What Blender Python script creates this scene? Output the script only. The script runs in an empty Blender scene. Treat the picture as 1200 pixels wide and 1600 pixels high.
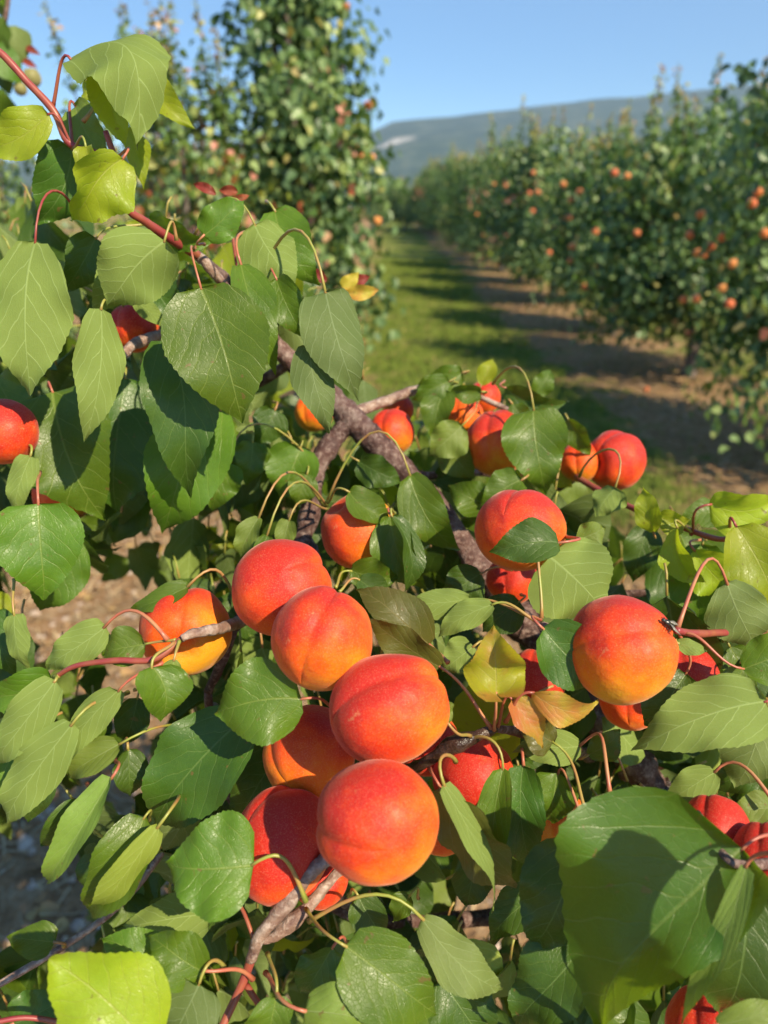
import bpy, bmesh, math, random
import numpy as np
from mathutils import Vector, Matrix, noise
R = math.radians
C = bpy.context.scene.collection
scene = bpy.context.scene

# ------------------------------------------------------------------ camera
F = 1156.0                       # focal length in photo pixels (photo 1200 x 1600)
PITCH = R(21.5)
CAM = Vector((0, 0, 1.6))
FWD = Vector((0, math.cos(PITCH), -math.sin(PITCH)))
UP = Vector((0, math.sin(PITCH), math.cos(PITCH)))
RT = Vector((1, 0, 0))
cd = bpy.data.cameras.new('camera')
cam = bpy.data.objects.new('camera', cd); C.objects.link(cam)
cam.location = CAM
cam.rotation_euler = (math.pi/2 - PITCH, 0, 0)
cd.sensor_fit = 'VERTICAL'; cd.sensor_height = 36; cd.sensor_width = 27
cd.lens = 36*F/1600
cd.clip_start = 0.02; cd.clip_end = 20000
cd.dof.use_dof = True; cd.dof.focus_distance = 0.40; cd.dof.aperture_fstop = 7.0
scene.camera = cam

def P(px, py, z):
    """world point seen at photo pixel (px,py), at depth z metres along the view axis"""
    return CAM + FWD*z + RT*((px-600)/F*z) + UP*((800-py)/F*z)
def camv(x, y, z):
    """direction given as right / up / toward the viewer"""
    return (RT*x + UP*y - FWD*z).normalized()
def proj(p):
    d = p-CAM; z = d.dot(FWD)
    return 600+F*d.dot(RT)/z, 800-F*d.dot(UP)/z, z

# ------------------------------------------------------------------ sky and sun
SUN_EL, SUN_AZ = R(40), R(140)       # azimuth clockwise from +Y: behind the viewer, to the right
sdir = Vector((math.sin(SUN_AZ)*math.cos(SUN_EL), math.cos(SUN_AZ)*math.cos(SUN_EL), math.sin(SUN_EL)))
w = bpy.data.worlds.new("World"); scene.world = w; w.use_nodes = True
nt = w.node_tree; nt.nodes.clear()
sky = nt.nodes.new('ShaderNodeTexSky'); sky.sky_type = 'NISHITA'; sky.sun_disc = False
sky.sun_elevation = SUN_EL; sky.sun_rotation = SUN_AZ
sky.air_density = 1.0; sky.dust_density = 0.1; sky.ozone_density = 2.0; sky.altitude = 1200
bg = nt.nodes.new('ShaderNodeBackground'); bg.inputs[1].default_value = 0.108
wo = nt.nodes.new('ShaderNodeOutputWorld')
hsv = nt.nodes.new('ShaderNodeHueSaturation'); hsv.inputs['Saturation'].default_value = 1.28
nt.links.new(sky.outputs[0], hsv.inputs['Color']); nt.links.new(hsv.outputs[0], bg.inputs[0]); nt.links.new(bg.outputs[0], wo.inputs[0])
sl = bpy.data.lights.new('sun', 'SUN'); sl.energy = 5.0; sl.angle = R(0.55); sl.color = (1.0, 0.86, 0.62)
so = bpy.data.objects.new('sun', sl); C.objects.link(so)
so.rotation_euler = sdir.to_track_quat('Z', 'Y').to_euler(); so.location = (0, 0, 30)
scene.view_settings.view_transform = 'Standard'; scene.view_settings.look = 'None'
scene.view_settings.exposure = 0.90; scene.view_settings.gamma = 1
scene.render.engine = 'CYCLES'
scene.cycles.max_bounces = 8; scene.cycles.transparent_max_bounces = 8

# ------------------------------------------------------------------ helpers
def tag(o, label=None, cat=None, group=None, kind=None):
    if label: o['label'] = label
    if cat: o['category'] = cat
    if group: o['group'] = group
    if kind: o['kind'] = kind
    return o
def empty(name, loc):
    o = bpy.data.objects.new(name, None); C.objects.link(o); o.location = loc
    o.empty_display_size = .05
    return o
def meshobj(name, verts, faces, mat, parent=None, loc=None, smooth=True, uvs=None, attrs=None):
    me = bpy.data.meshes.new(name)
    me.from_pydata([tuple(v) for v in verts], [], faces)
    mats = mat if isinstance(mat, list) else [mat]
    for m in mats: me.materials.append(m)
    if smooth: me.polygons.foreach_set('use_smooth', [True]*len(me.polygons))
    if uvs is not None:
        ul = me.uv_layers.new(name='UVMap')
        li = np.empty(len(me.loops), dtype=np.int32); me.loops.foreach_get('vertex_index', li)
        ul.data.foreach_set('uv', np.asarray(uvs, dtype=np.float32)[li].ravel())
    if attrs:
        for k, vals in attrs.items():
            a = me.attributes.new(k, 'FLOAT', 'POINT'); a.data.foreach_set('value', np.asarray(vals, dtype=np.float32))
    me.update()
    o = bpy.data.objects.new(name, me); C.objects.link(o)
    if parent: o.parent = parent
    if loc is not None: o.location = loc
    return o

def catmull(pts, n):
    """pts: list of tuples (any dimension) -> resampled smooth list"""
    a = [np.array(p, dtype=float) for p in pts]
    if len(a) == 2:
        return [a[0]+(a[1]-a[0])*i/n for i in range(n+1)]
    ext = [2*a[0]-a[1]] + a + [2*a[-1]-a[-2]]
    out = []
    for i in range(1, len(ext)-2):
        p0, p1, p2, p3 = ext[i-1:i+3]
        for k in range(n):
            t = k/n
            out.append(.5*((2*p1)+(-p0+p2)*t+(2*p0-5*p1+4*p2-p3)*t*t+(-p0+3*p1-3*p2+p3)*t**3))
    out.append(a[-1])
    return out
def tube_geo(path, seg=8, bump=0.0, freq=60, lump=0, V=None, Fc=None):
    """path: list of (x,y,z,r)"""
    V = [] if V is None else V; Fc = [] if Fc is None else Fc
    off = len(V); n = len(path)
    pts = [Vector(p[:3]) for p in path]
    prev = None
    for i, p in enumerate(pts):
        d = (pts[min(i+1, n-1)]-pts[max(i-1, 0)])
        d = d.normalized() if d.length > 1e-9 else Vector((0, 0, 1))
        if prev is None:
            prev = d.orthogonal().normalized()
        a = (prev - d*prev.dot(d)).normalized(); b = d.cross(a); prev = a
        r = path[i][3]
        for k in range(seg):
            th = 2*math.pi*k/seg
            nn = a*math.cos(th)+b*math.sin(th)
            rr = r
            if bump:
                q = (p+nn*r)
                rr *= 1+bump*noise.noise(q*freq)+bump*.7*noise.noise(q*freq*2.7)+lump*max(0, noise.noise(p*45)-.1)
            V.append(p+nn*rr)
    for i in range(n-1):
        for k in range(seg):
            k2 = (k+1) % seg
            Fc.append((off+i*seg+k, off+i*seg+k2, off+(i+1)*seg+k2, off+(i+1)*seg+k))
    c0 = len(V); V.append(pts[0]); V.append(pts[-1])
    for k in range(seg):
        k2 = (k+1) % seg
        Fc.append((c0, off+k2, off+k)); Fc.append((c0+1, off+(n-1)*seg+k, off+(n-1)*seg+k2))
    return V, Fc

# ------------------------------------------------------------------ materials
class NB:
    def __init__(s, name):
        s.m = bpy.data.materials.new(name); s.m.use_nodes = True; s.t = s.m.node_tree; s.t.nodes.clear()
        s.out = s.n('ShaderNodeOutputMaterial')
    def n(s, ty, **kw):
        nd = s.t.nodes.new(ty)
        for k, v in kw.items(): setattr(nd, k, v)
        return nd
    def l(s, a, b): s.t.links.new(a, b)
    def put(s, sock, v):
        if hasattr(v, 'links') or isinstance(v, bpy.types.NodeSocket): s.l(v, sock)
        else: sock.default_value = v
    def math(s, op, a, b=0.0, c=None, clamp=False):
        nd = s.n('ShaderNodeMath', operation=op); nd.use_clamp = clamp
        s.put(nd.inputs[0], a); s.put(nd.inputs[1], b)
        if c is not None: s.put(nd.inputs[2], c)
        return nd.outputs[0]
    def mix(s, f, a, b):
        nd = s.n('ShaderNodeMix', data_type='RGBA')
        s.put(nd.inputs[0], f); s.put(nd.inputs[6], a); s.put(nd.inputs[7], b)
        return nd.outputs[2]
    def mapr(s, v, a, b, c=0., d=1.):
        nd = s.n('ShaderNodeMapRange'); s.put(nd.inputs[0], v)
        for i, x in enumerate((a, b, c, d)): nd.inputs[i+1].default_value = x
        return nd.outputs[0]
    def noise(s, vec, scale, detail=3, rough=.55, out=0):
        nd = s.n('ShaderNodeTexNoise'); s.l(vec, nd.inputs['Vector'])
        nd.inputs['Scale'].default_value = scale; nd.inputs['Detail'].default_value = detail; nd.inputs['Roughness'].default_value = rough
        return nd.outputs[out]
    def ramp(s, f, stops, interp='LINEAR'):
        nd = s.n('ShaderNodeValToRGB'); s.put(nd.inputs[0], f); cr = nd.color_ramp; cr.interpolation = interp
        while len(cr.elements) < len(stops): cr.elements.new(.5)
        for e, (p, c) in zip(cr.elements, stops): e.position = p; e.color = (*c, 1)
        return nd.outputs[0]
    def bump(s, h, strength, dist):
        nd = s.n('ShaderNodeBump'); s.l(h, nd.inputs['Height']); nd.inputs['Strength'].default_value = strength; nd.inputs['Distance'].default_value = dist
        return nd.outputs[0]
    def bsdf(s, col, rough=.5, spec=.5, normal=None, **kw):
        nd = s.n('ShaderNodeBsdfPrincipled'); s.put(nd.inputs['Base Color'], col)
        s.put(nd.inputs['Roughness'], rough); nd.inputs['Specular IOR Level'].default_value = spec
        if normal is not None: s.l(normal, nd.inputs['Normal'])
        for k, v in kw.items(): s.put(nd.inputs[k], v)
        return nd.outputs[0]
    def done(s, sh): s.l(sh, s.out.inputs[0]); return s.m

def leaf_mat(name, up, up2, under, trans, tw=.28, vein=(.30, .36, .10), blotch=None, rough=.38):
    b = NB(name)
    uv = b.n('ShaderNodeTexCoord').outputs['UV']
    sep = b.n('ShaderNodeSeparateXYZ'); b.l(uv, sep.inputs[0])
    obj = b.n('ShaderNodeTexCoord').outputs['Object']
    rnd = b.n('ShaderNodeObjectInfo').outputs['Random']
    x = b.math('SUBTRACT', sep.outputs[0], .5); y = sep.outputs[1]
    wob = b.noise(uv, 3.5, 2)
    ax = b.math('ABSOLUTE', x)
    # lateral veins sweep outward and toward the tip
    ph = b.math('SUBTRACT', b.math('MULTIPLY', y, 5.6), b.math('ADD', b.math('MULTIPLY', ax, 3.4), b.math('MULTIPLY', b.math('MULTIPLY', ax, ax), 5.5)))
    side = b.math('MULTIPLY', b.math('GREATER_THAN', x, 0.), .42)
    ph = b.math('ADD', b.math('ADD', ph, side), b.math('MULTIPLY', wob, .9))
    fr = b.math('ABSOLUTE', b.math('SUBTRACT', b.math('FRACT', ph), .5))      # 0 on a vein
    lat = b.mapr(fr, 0.008, .038, 1, 0)
    fade = b.mapr(ax, .30, .48, 1, .15)
    lat = b.math('MULTIPLY', lat, fade)
    midw = b.math('MULTIPLY', b.math('SUBTRACT', 1.25, y), .0145)
    mid = b.math('SUBTRACT', 1.0, b.math('DIVIDE', ax, midw), clamp=True)
    mid = b.math('POWER', mid, .5)
    vo = b.n('ShaderNodeTexVoronoi', feature='DISTANCE_TO_EDGE'); b.l(uv, vo.inputs['Vector']); vo.inputs['Scale'].default_value = 26
    net = b.mapr(vo.outputs['Distance'], 0, .07, 1, 0)
    veins = b.math('MAXIMUM', mid, b.math('MULTIPLY', lat, .75))
    n1 = b.noise(obj, 38, 3)
    fn = b.noise(obj, 420, 3)
    colu = b.mix(b.mapr(n1, .3, .72), (*up, 1), (*up2, 1))
    if blotch: colu = b.mix(b.mapr(b.noise(obj, 30, 4), .46, .6), colu, (*blotch, 1))
    hs = b.n('ShaderNodeHueSaturation'); b.l(colu, hs.inputs['Color'])
    b.l(b.mapr(rnd, 0, 1, .485, .512), hs.inputs['Hue']); b.l(b.mapr(rnd, 0, 1, .78, 1.25), hs.inputs['Value'])
    colu = b.mix(b.math('MULTIPLY', net, .07), hs.outputs[0], (*vein, 1))
    colu = b.mix(b.math('MULTIPLY', veins, .50), colu, (*vein, 1))
    colu = b.mix(b.mapr(b.noise(obj, 190, 2, .5), .70, .73, 0, .8), colu, (.16, .10, .03, 1))
    colu = b.mix(b.mapr(fn, .35, .75, 0, .22), colu, tuple(c*.55 for c in up)+(1,))
    vn2 = tuple(min(1, c*1.5) for c in under)
    cold = b.mix(b.math('MULTIPLY', net, .08), (*under, 1), (*vn2, 1))
    cold = b.mix(b.math('MULTIPLY', b.math('MAXIMUM', mid, b.mapr(fr, 0.012, .05, .9, 0)), .72), cold, tuple(min(1, c*1.45+.07) for c in under)+(1,))
    cold = b.mix(b.mapr(n1, .35, .7, 0, .3), cold, tuple(c*.7 for c in under)+(1,))
    back = b.n('ShaderNodeNewGeometry').outputs['Backfacing']
    col = b.mix(back, colu, cold)
    puff = b.math('MULTIPLY', b.math('MULTIPLY', fr, b.math('SUBTRACT', 1.0, fr)), .9)
    h = b.math('SUBTRACT', b.math('ADD', puff, b.math('MULTIPLY', n1, .8)), b.math('MULTIPLY', veins, .35))
    h = b.math('SUBTRACT', h, b.math('MULTIPLY', net, .12))
    nrm = b.bump(h, .42, .0011)
    spots = b.noise(obj, 900, 1)
    rg = b.math('ADD', b.mapr(spots, .3, .7, rough-.06, rough+.12), b.math('MULTIPLY', back, .25))
    pr = b.bsdf(col, rg, .36, nrm)
    tr = b.n('ShaderNodeBsdfTranslucent'); b.l(nrm, tr.inputs['Normal'])
    b.l(b.mix(b.math('MULTIPLY', veins, .5), (*trans, 1), tuple(c*.55 for c in trans)+(1,)), tr.inputs['Color'])
    mx = b.n('ShaderNodeMixShader'); mx.inputs[0].default_value = tw
    b.l(pr, mx.inputs[1]); b.l(tr.outputs[0], mx.inputs[2])
    return b.done(mx.outputs[0])

M = {}
M['g'] = leaf_mat('leaf_green', (.066, .138, .009), (.105, .190, .014), (.16, .215, .055), (.20, .32, .015), vein=(.27, .34, .07))
M['d'] = leaf_mat('leaf_deep_green', (.040, .094, .010), (.062, .128, .013), (.10, .145, .035), (.13, .23, .015), .22, vein=(.18, .27, .07), rough=.38)
M['p'] = leaf_mat('leaf_pale_green', (.14, .21, .030), (.17, .25, .035), (.18, .25, .050), (.25, .36, .03), .25, vein=(.32, .38, .16), rough=.5)
M['y'] = leaf_mat('leaf_young_yellow_green', (.26, .36, .018), (.34, .40, .02), (.27, .34, .05), (.50, .62, .02), .42, vein=(.44, .45, .10))
M['o'] = leaf_mat('leaf_turning_orange', (.52, .36, .05), (.40, .44, .04), (.48, .34, .09), (.75, .50, .04), .38, vein=(.55, .45, .18), blotch=(.58, .20, .06))
M['q'] = leaf_mat('leaf_yellow_orange_patched', (.42, .46, .03), (.34, .40, .03), (.40, .36, .07), (.70, .65, .03), .40, vein=(.5, .45, .15), blotch=(.56, .24, .06))
M['r'] = leaf_mat('leaf_young_red', (.36, .05, .04), (.26, .09, .03), (.26, .08, .05), (.45, .08, .03), .35, vein=(.3, .16, .09))
M['b'] = leaf_mat('leaf_bronze', (.105, .10, .018), (.085, .12, .018), (.17, .12, .045), (.28, .18, .02), .25, vein=(.3, .24, .09))

M['D'] = leaf_mat('leaf_broad_dark_green', (.040, .094, .010), (.060, .125, .013), (.12, .18, .035), (.30, .46, .012), .36, vein=(.20, .28, .06), rough=.38)
def stalk_mat(name, a, c):
    b = NB(name); obj = b.n('ShaderNodeTexCoord').outputs['Object']
    col = b.mix(b.mapr(b.noise(obj, 55, 2), .38, .62), (*a, 1), (*c, 1))
    return b.done(b.bsdf(col, .4, .5))
M['stalk'] = stalk_mat('stalk_yellow_green', (.26, .29, .05), (.36, .19, .07))
M['stalkr'] = stalk_mat('stalk_red', (.40, .10, .065), (.42, .20, .09))
M['shoot'] = stalk_mat('shoot_crimson', (.26, .035, .04), (.30, .09, .045))

def bark_mat(name, dark, mid, pale, gloss=.7, lich=.5):
    b = NB(name); obj = b.n('ShaderNodeTexCoord').outputs['Object']
    n1 = b.noise(obj, 70, 6, .65); n2 = b.noise(obj, 300, 4, .6); n3 = b.noise(obj, 25, 3)
    col = b.ramp(n1, [(.3, dark), (.5, mid), (.72, pale)])
    col = b.mix(b.mapr(n2, .5, .68, 0, lich), col, tuple(min(1, c*1.7) for c in pale)+(1,))
    col = b.mix(b.mapr(n3, .4, .65, 0, .45), col, (*dark, 1))
    vo = b.n('ShaderNodeTexVoronoi', feature='DISTANCE_TO_EDGE'); b.l(obj, vo.inputs['Vector']); vo.inputs['Scale'].default_value = 110
    h = b.math('ADD', b.math('ADD', n1, b.math('MULTIPLY', n2, .5)), b.mapr(vo.outputs['Distance'], 0, .25, 0, .12))
    return b.done(b.bsdf(col, gloss, .4, b.bump(h, .8, .0025)))
M['bark'] = bark_mat('bark_red_brown', (.030, .014, .012), (.105, .048, .038), (.27, .20, .17))
M['barkwet'] = bark_mat('bark_dark_wet', (.012, .007, .005), (.04, .018, .012), (.10, .06, .045), .28, .15)
M['twig'] = bark_mat('bark_grey_twig', (.12, .06, .05), (.28, .18, .13), (.42, .35, .30), .55)
M['trunk'] = bark_mat('bark_far_trunk', (.05, .04, .035), (.12, .09, .075), (.22, .19, .17))

def apricot_mat():
    b = NB('apricot_skin')
    obj = b.n('ShaderNodeTexCoord').outputs['Object']
    at = b.n('ShaderNodeAttribute', attribute_name='blush').outputs['Fac']
    rnd = b.n('ShaderNodeObjectInfo').outputs['Random']
    big = b.noise(obj, 45, 4, .6); fine = b.noise(obj, 620, 3, .7); spk = b.noise(obj, 1500, 2, .6)
    f = b.math('ADD', at, b.mapr(big, .3, .7, -.12, .12))
    f = b.math('ADD', f, b.mapr(fine, .3, .7, -.07, .07))
    f = b.math('ADD', f, b.mapr(rnd, 0, 1, -.04, .04), clamp=True)
    col = b.ramp(f, [(0.0, (.66, .30, .010)), (.25, (.72, .20, .006)), (.52, (.72, .105, .004)), (.78, (.64, .046, .004)), (1.0, (.46, .018, .008))])
    # velvety bloom: pale specks on the skin
    v = b.n('ShaderNodeTexVoronoi'); b.l(obj, v.inputs['Vector']); v.inputs['Scale'].default_value = 900
    col = b.mix(b.mapr(v.outputs['Distance'], 0.08, .24, .22, 0), col, (.80, .36, .12, 1))
    scar = b.noise(obj, 85, 5, .7)
    col = b.mix(b.mapr(scar, .66, .72, 0, .55), col, (.50, .25, .10, 1))
    col = b.mix(b.mapr(spk, .52, .72, 0, .16), col, (.80, .45, .30, 1))
    pore = b.noise(obj, 240, 3, .6)
    h = b.math('ADD', b.math('MULTIPLY', pore, .6), b.math('MULTIPLY', fine, .5))
    h = b.math('ADD', h, b.math('MULTIPLY', b.noise(obj, 55, 2), 2.0))
    nrm = b.bump(h, .45, .0009)
    pr = b.bsdf(col, b.mapr(pore, .3, .7, .46, .68), .32, nrm, **{'Subsurface Weight': .16, 'Subsurface Scale': .004,
               'Sheen Weight': .26, 'Sheen Roughness': .35, 'Sheen Tint': (1, .6, .5, 1)})
    pr.node.inputs['Subsurface Radius'].default_value = (1, .35, .12)
    return b.done(pr)
M['apricot'] = apricot_mat()
b = NB('far_apricot_skin'); rnd = b.n('ShaderNodeObjectInfo').outputs['Random']
obj = b.n('ShaderNodeTexCoord').outputs['Object']
M['farapricot'] = b.done(b.bsdf(b.mix(b.math('ADD', b.mapr(b.noise(obj, 25, 2), .3, .7, -.4, .4), rnd, clamp=True), (.66, .26, .05, 1), (.56, .11, .03, 1)), .5, .4, **{'Sheen Weight': .3}))

def far_leaf_mat():
    b = NB('far_foliage')
    at = b.n('ShaderNodeAttribute', attribute_name='tint').outputs['Fac']
    col = b.ramp(at, [(0, (.034, .080, .020)), (.4, (.075, .150, .030)), (.70, (.16, .245, .045)), (.88, (.25, .29, .04)), (.95, (.34, .25, .05)), (1, (.38, .11, .05))])
    back = b.n('ShaderNodeNewGeometry').outputs['Backfacing']
    hv = b.n('ShaderNodeHueSaturation'); b.l(col, hv.inputs['Color']); b.l(b.mapr(back, 0, 1, 1, 1.5), hv.inputs['Value']); b.l(b.mapr(back, 0, 1, 1, .8), hv.inputs['Saturation'])
    pr = b.bsdf(hv.outputs[0], .42, .5)
    tr = b.n('ShaderNodeBsdfTranslucent'); hv2 = b.n('ShaderNodeHueSaturation'); b.l(col, hv2.inputs['Color']); hv2.inputs['Value'].default_value = 2.2
    b.l(hv2.outputs[0], tr.inputs[0])
    mx = b.n('ShaderNodeMixShader'); mx.inputs[0].default_value = .25
    b.l(pr, mx.inputs[1]); b.l(tr.outputs[0], mx.inputs[2])
    return b.done(mx.outputs[0])
M['far'] = far_leaf_mat()

def ground_mat():
    b = NB('orchard_ground')
    pos = b.n('ShaderNodeNewGeometry').outputs['Position']
    sep = b.n('ShaderNodeSeparateXYZ'); b.l(pos, sep.inputs[0])
    x = b.math('ADD', sep.outputs[0], b.mapr(b.noise(pos, 1.1, 6, .65), .3, .7, -.75, .75))
    # lanes of grass repeat every 4.3 m between the rows; bare strips below the trees
    u = b.math('ABSOLUTE', b.math('SUBTRACT', b.math('FRACT', b.math('DIVIDE', b.math('ADD', x, 1.3+43), 4.3)), .5))   # .5 at the tree line
    g = b.math('MULTIPLY', b.mapr(u, .33, .26, 0, 1), b.mapr(b.math('ADD', sep.outputs[1], b.mapr(b.noise(pos, 3, 3), .3, .7, -.6, .6)), 3.0, 4.2))
    n1 = b.noise(pos, 14, 6, .7); n2 = b.noise(pos, 2.2, 4); n3 = b.noise(pos, 70, 4, .7)
    soil = b.ramp(n1, [(.3, (.17, .095, .045)), (.5, (.40, .235, .115)), (.7, (.60, .42, .24))])
    soil = b.mix(b.mapr(n3, .55, .72, 0, .6), soil, (.52, .39, .25, 1))
    soil = b.mix(b.mapr(n2, .55, .7, 0, .5), soil, (.14, .12, .05, 1))
    grass = b.ramp(b.noise(pos, 6, 6, .7), [(.3, (.075, .115, .018)), (.5, (.155, .205, .030)), (.72, (.28, .27, .07))])
    grass = b.mix(b.mapr(b.noise(pos, 1.3, 6, .7), .5, .66, 0, .75), grass, (.34, .27, .12, 1))
    col = b.mix(g, soil, grass)
    h = b.math('ADD', b.math('MULTIPLY', n1, 1.0), b.math('MULTIPLY', n3, .4))
    return b.done(b.bsdf(col, .95, .1, b.bump(h, 1.0, .05)))
M['ground'] = ground_mat()
def simple_noise(name, stops, sc, rough=.9, bumpd=0.0):
    b = NB(name); pos = b.n('ShaderNodeNewGeometry').outputs['Position']
    n = b.noise(pos, sc, 5, .65)
    nr = b.bump(n, .8, bumpd) if bumpd else None
    return b.done(b.bsdf(b.ramp(n, stops), rough, .2, nr))
M['stone'] = simple_noise('field_stone', [(.3, (.22, .15, .11)), (.5, (.42, .31, .23)), (.7, (.60, .50, .40))], 22)
M['straw'] = simple_noise('dry_straw', [(.3, (.28, .18, .10)), (.6, (.48, .36, .20))], 9)
M['dead'] = simple_noise('dead_leaf', [(.3, (.16, .09, .045)), (.5, (.34, .20, .09)), (.7, (.45, .33, .12))], 5)
M['grass'] = simple_noise('grass_blades', [(.3, (.075, .12, .018)), (.5, (.15, .21, .03)), (.7, (.28, .28, .07))], 3)

# ------------------------------------------------------------------ ground, hills
def gz(x, y):
    s = max(0.0, min(y, 140)-12)
    return .030*s + .018*noise.noise(Vector((x*.8, y*.8, 0))) * (1 if y < 60 else 0)
xs = sorted(set([round(-9+i*.25, 3) for i in range(90)] + [-3600, -1500, -700, -300, -120, -60, -35, -20, -13, 16, 20, 30, 50, 90, 200, 500, 1200, 2500, 4200]))
ys = sorted(set([round(-4+i*.3, 3) for i in range(110)] + [-500, -250, -100, -40, -15, 32, 36, 40, 46, 52, 60, 75, 95, 120, 140, 200, 400, 900, 2000, 3200]))
V = [(x, y, gz(x, y)) for y in ys for x in xs]
nx = len(xs)
Fc = [(j*nx+i, j*nx+i+1, (j+1)*nx+i+1, (j+1)*nx+i) for j in range(len(ys)-1) for i in range(nx-1)]
tag(meshobj('ground', V, Fc, M['ground']), kind='structure')

b = NB('hillside'); pos = b.n('ShaderNodeNewGeometry').outputs['Position']
att = b.n('ShaderNodeAttribute', attribute_name='rock').outputs['Fac']
hc = b.ramp(b.noise(pos, .012, 8, .7), [(.38, (.030, .055, .035)), (.5, (.05, .08, .045)), (.62, (.11, .13, .08))])
hc = b.mix(b.math('MULTIPLY', att, b.mapr(b.noise(pos, .02, 5), .35, .5)), hc, (.95, .85, .74, 1))
M['hill'] = b.done(b.bsdf(hc, 1, .05))
V = []; rk = []
HX = 90; HY = 16
for j in range(HY+1):
    for i in range(HX+1):
        x = -2600 + 6400*i/HX
        y = 1500 + 1500*j/HY
        # ridge line elevation grows to the right, falls away on the left
        t = j/HY
        # crest height for this bearing
        ppx = 600+F*.93*x/3000
        ppy = 195-(ppx-595)*.128+2.5*noise.noise(Vector((x*.002, 3, 0))) if ppx > 595 else 206+(595-ppx)*.10
        bb_ = (800-ppy)/F
        top = 3000*(bb_*math.cos(PITCH)-math.sin(PITCH))/(math.cos(PITCH)+bb_*math.sin(PITCH))
        top = max(20, top)+8*noise.noise(Vector((x*.006, 3, 0)))
        z = (top+4)*(t**.85)
        z += 22*noise.noise(Vector((x*.003, y*.003, 1)))*math.sin(math.pi*t)
        V.append((x, y, z + 3 if j else -2))
        q = (x-46)/34; q2 = (z-212)/18
        rk.append(1.0 if q*q+q2*q2 < 1.3 and y > 1900 else 0.0)
Fc = [(j*(HX+1)+i, j*(HX+1)+i+1, (j+1)*(HX+1)+i+1, (j+1)*(HX+1)+i) for j in range(HY) for i in range(HX)]
tag(meshobj('hill', V, Fc, M['hill'], attrs={'rock': rk}), kind='structure')

# haze: pale even air over the whole view
hz = NB('air_haze'); pv = hz.n('ShaderNodeVolumePrincipled')
pv.inputs['Color'].default_value = (.55, .75, 1.0, 1); pv.inputs['Density'].default_value = .00021; pv.inputs['Anisotropy'].default_value = 0.1
hz.l(pv.outputs[0], hz.out.inputs[1])
bm = bmesh.new(); bmesh.ops.create_cube(bm, size=1)
me = bpy.data.meshes.new('haze'); bm.to_mesh(me); bm.free(); me.materials.append(hz.m)
ho = bpy.data.objects.new('haze', me); C.objects.link(ho)
ho.scale = (8000, 3800, 760); ho.location = (300, 1350, 760/2-4)
tag(ho, kind='stuff')

# ------------------------------------------------------------------ leaf geometry
HT = [0, .02, .06, .12, .2, .3, .4, .5, .6, .7, .79, .86, .92, .96, 1]
HW = [.03, .27, .52, .75, .90, .99, 1, .92, .81, .66, .49, .32, .16, .075, .0]
def leaf_geo(P0, P1, W, n0, fold=.25, curl=.08, side=0., wave=.03, tipc=0., back=False, nu=36, nv=8, seed=0, serr=.006, cup=0., asy=None):
    rg = random.Random(seed)
    ay = (P1-P0); L = ay.length; ay.normalize()
    n = (n0 - ay*n0.dot(ay)).normalized(); ax = ay.cross(n)
    p1, p2, p3 = rg.uniform(0, 6.3), rg.uniform(0, 6.3), rg.uniform(0, 6.3)
    k1 = rg.uniform(1.1, 2.0)
    V = []; UV = []
    side += rg.uniform(-.035, .035); tw_ = rg.uniform(-.45, .45); asym = rg.uniform(-.07, .07); kexp = rg.uniform(.82, 1.25); k2 = rg.uniform(2.6, 4.2); wv2 = rg.uniform(.1, .4)*wave
    if asy is not None: asym = asy
    fold += rg.uniform(-.1, .12)*(1 if fold > 0 else -1); curl += rg.uniform(-.04, .06)
    cf, sf = math.cos(fold), math.sin(fold)
    for i in range(nu+1):
        t = i/nu
        hw = float(np.interp(t**kexp, HT, HW))*.5
        ang = tw_*(t-.45); ca, sa = math.cos(ang), math.sin(ang)
        for j in range(nv+1):
            v = -1+2*j/nv
            s = hw
            if abs(v) > .99 and 0 < i < nu: s = hw*(1+(serr if i % 2 else -serr)*1.6)
            x = v*s*W*(1+asym*(1 if v > 0 else -1))
            yy = t*L
            if t < .25: yy -= .055*L*(abs(v)**1.5)*(1-t/.25)*min(1, t*20)
            if abs(v) > .99 and i % 2: yy += L/nu*.35
            sx = math.sqrt(x*x+(.03*W)**2)-.03*W
            z = sx*sf
            xx = x*cf
            z += curl*L*4*t*(1-t) + tipc*L*max(0, t-.6)**2*2.5
            z += wave*W*abs(v)**2*math.sin(6.28*k1*t*1.3+p1+(0 if v > 0 else p2)) + cup*W*v*v
            z += wave*.5*W*math.sin(5*t+p3)*v
            z += wv2*W*abs(v)**3*math.sin(6.28*k2*t+p3+(1.7 if v > 0 else 0))
            xx, z = xx*ca-z*sa, xx*sa+z*ca
            xx += side*L*4*t*(1-t)
            V.append(P0+ax*xx+ay*yy+n*z)
            UV.append((v*hw+.5, t))
    Fs = []
    for i in range(nu):
        for j in range(nv):
            a = i*(nv+1)+j
            q = (a, a+1, a+nv+2, a+nv+1)
            Fs.append(q if not back else q[::-1])
    return V, Fs, UV

TB = P(1130, 1500, .75); TB = Vector((TB.x+.05, TB.y+.15, gz(.3, .6)))
tree = empty('apricot_tree', TB)
tag(tree, 'near apricot tree filling the foreground with broad heart-shaped leaves and ripe fruit', 'tree')

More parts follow.
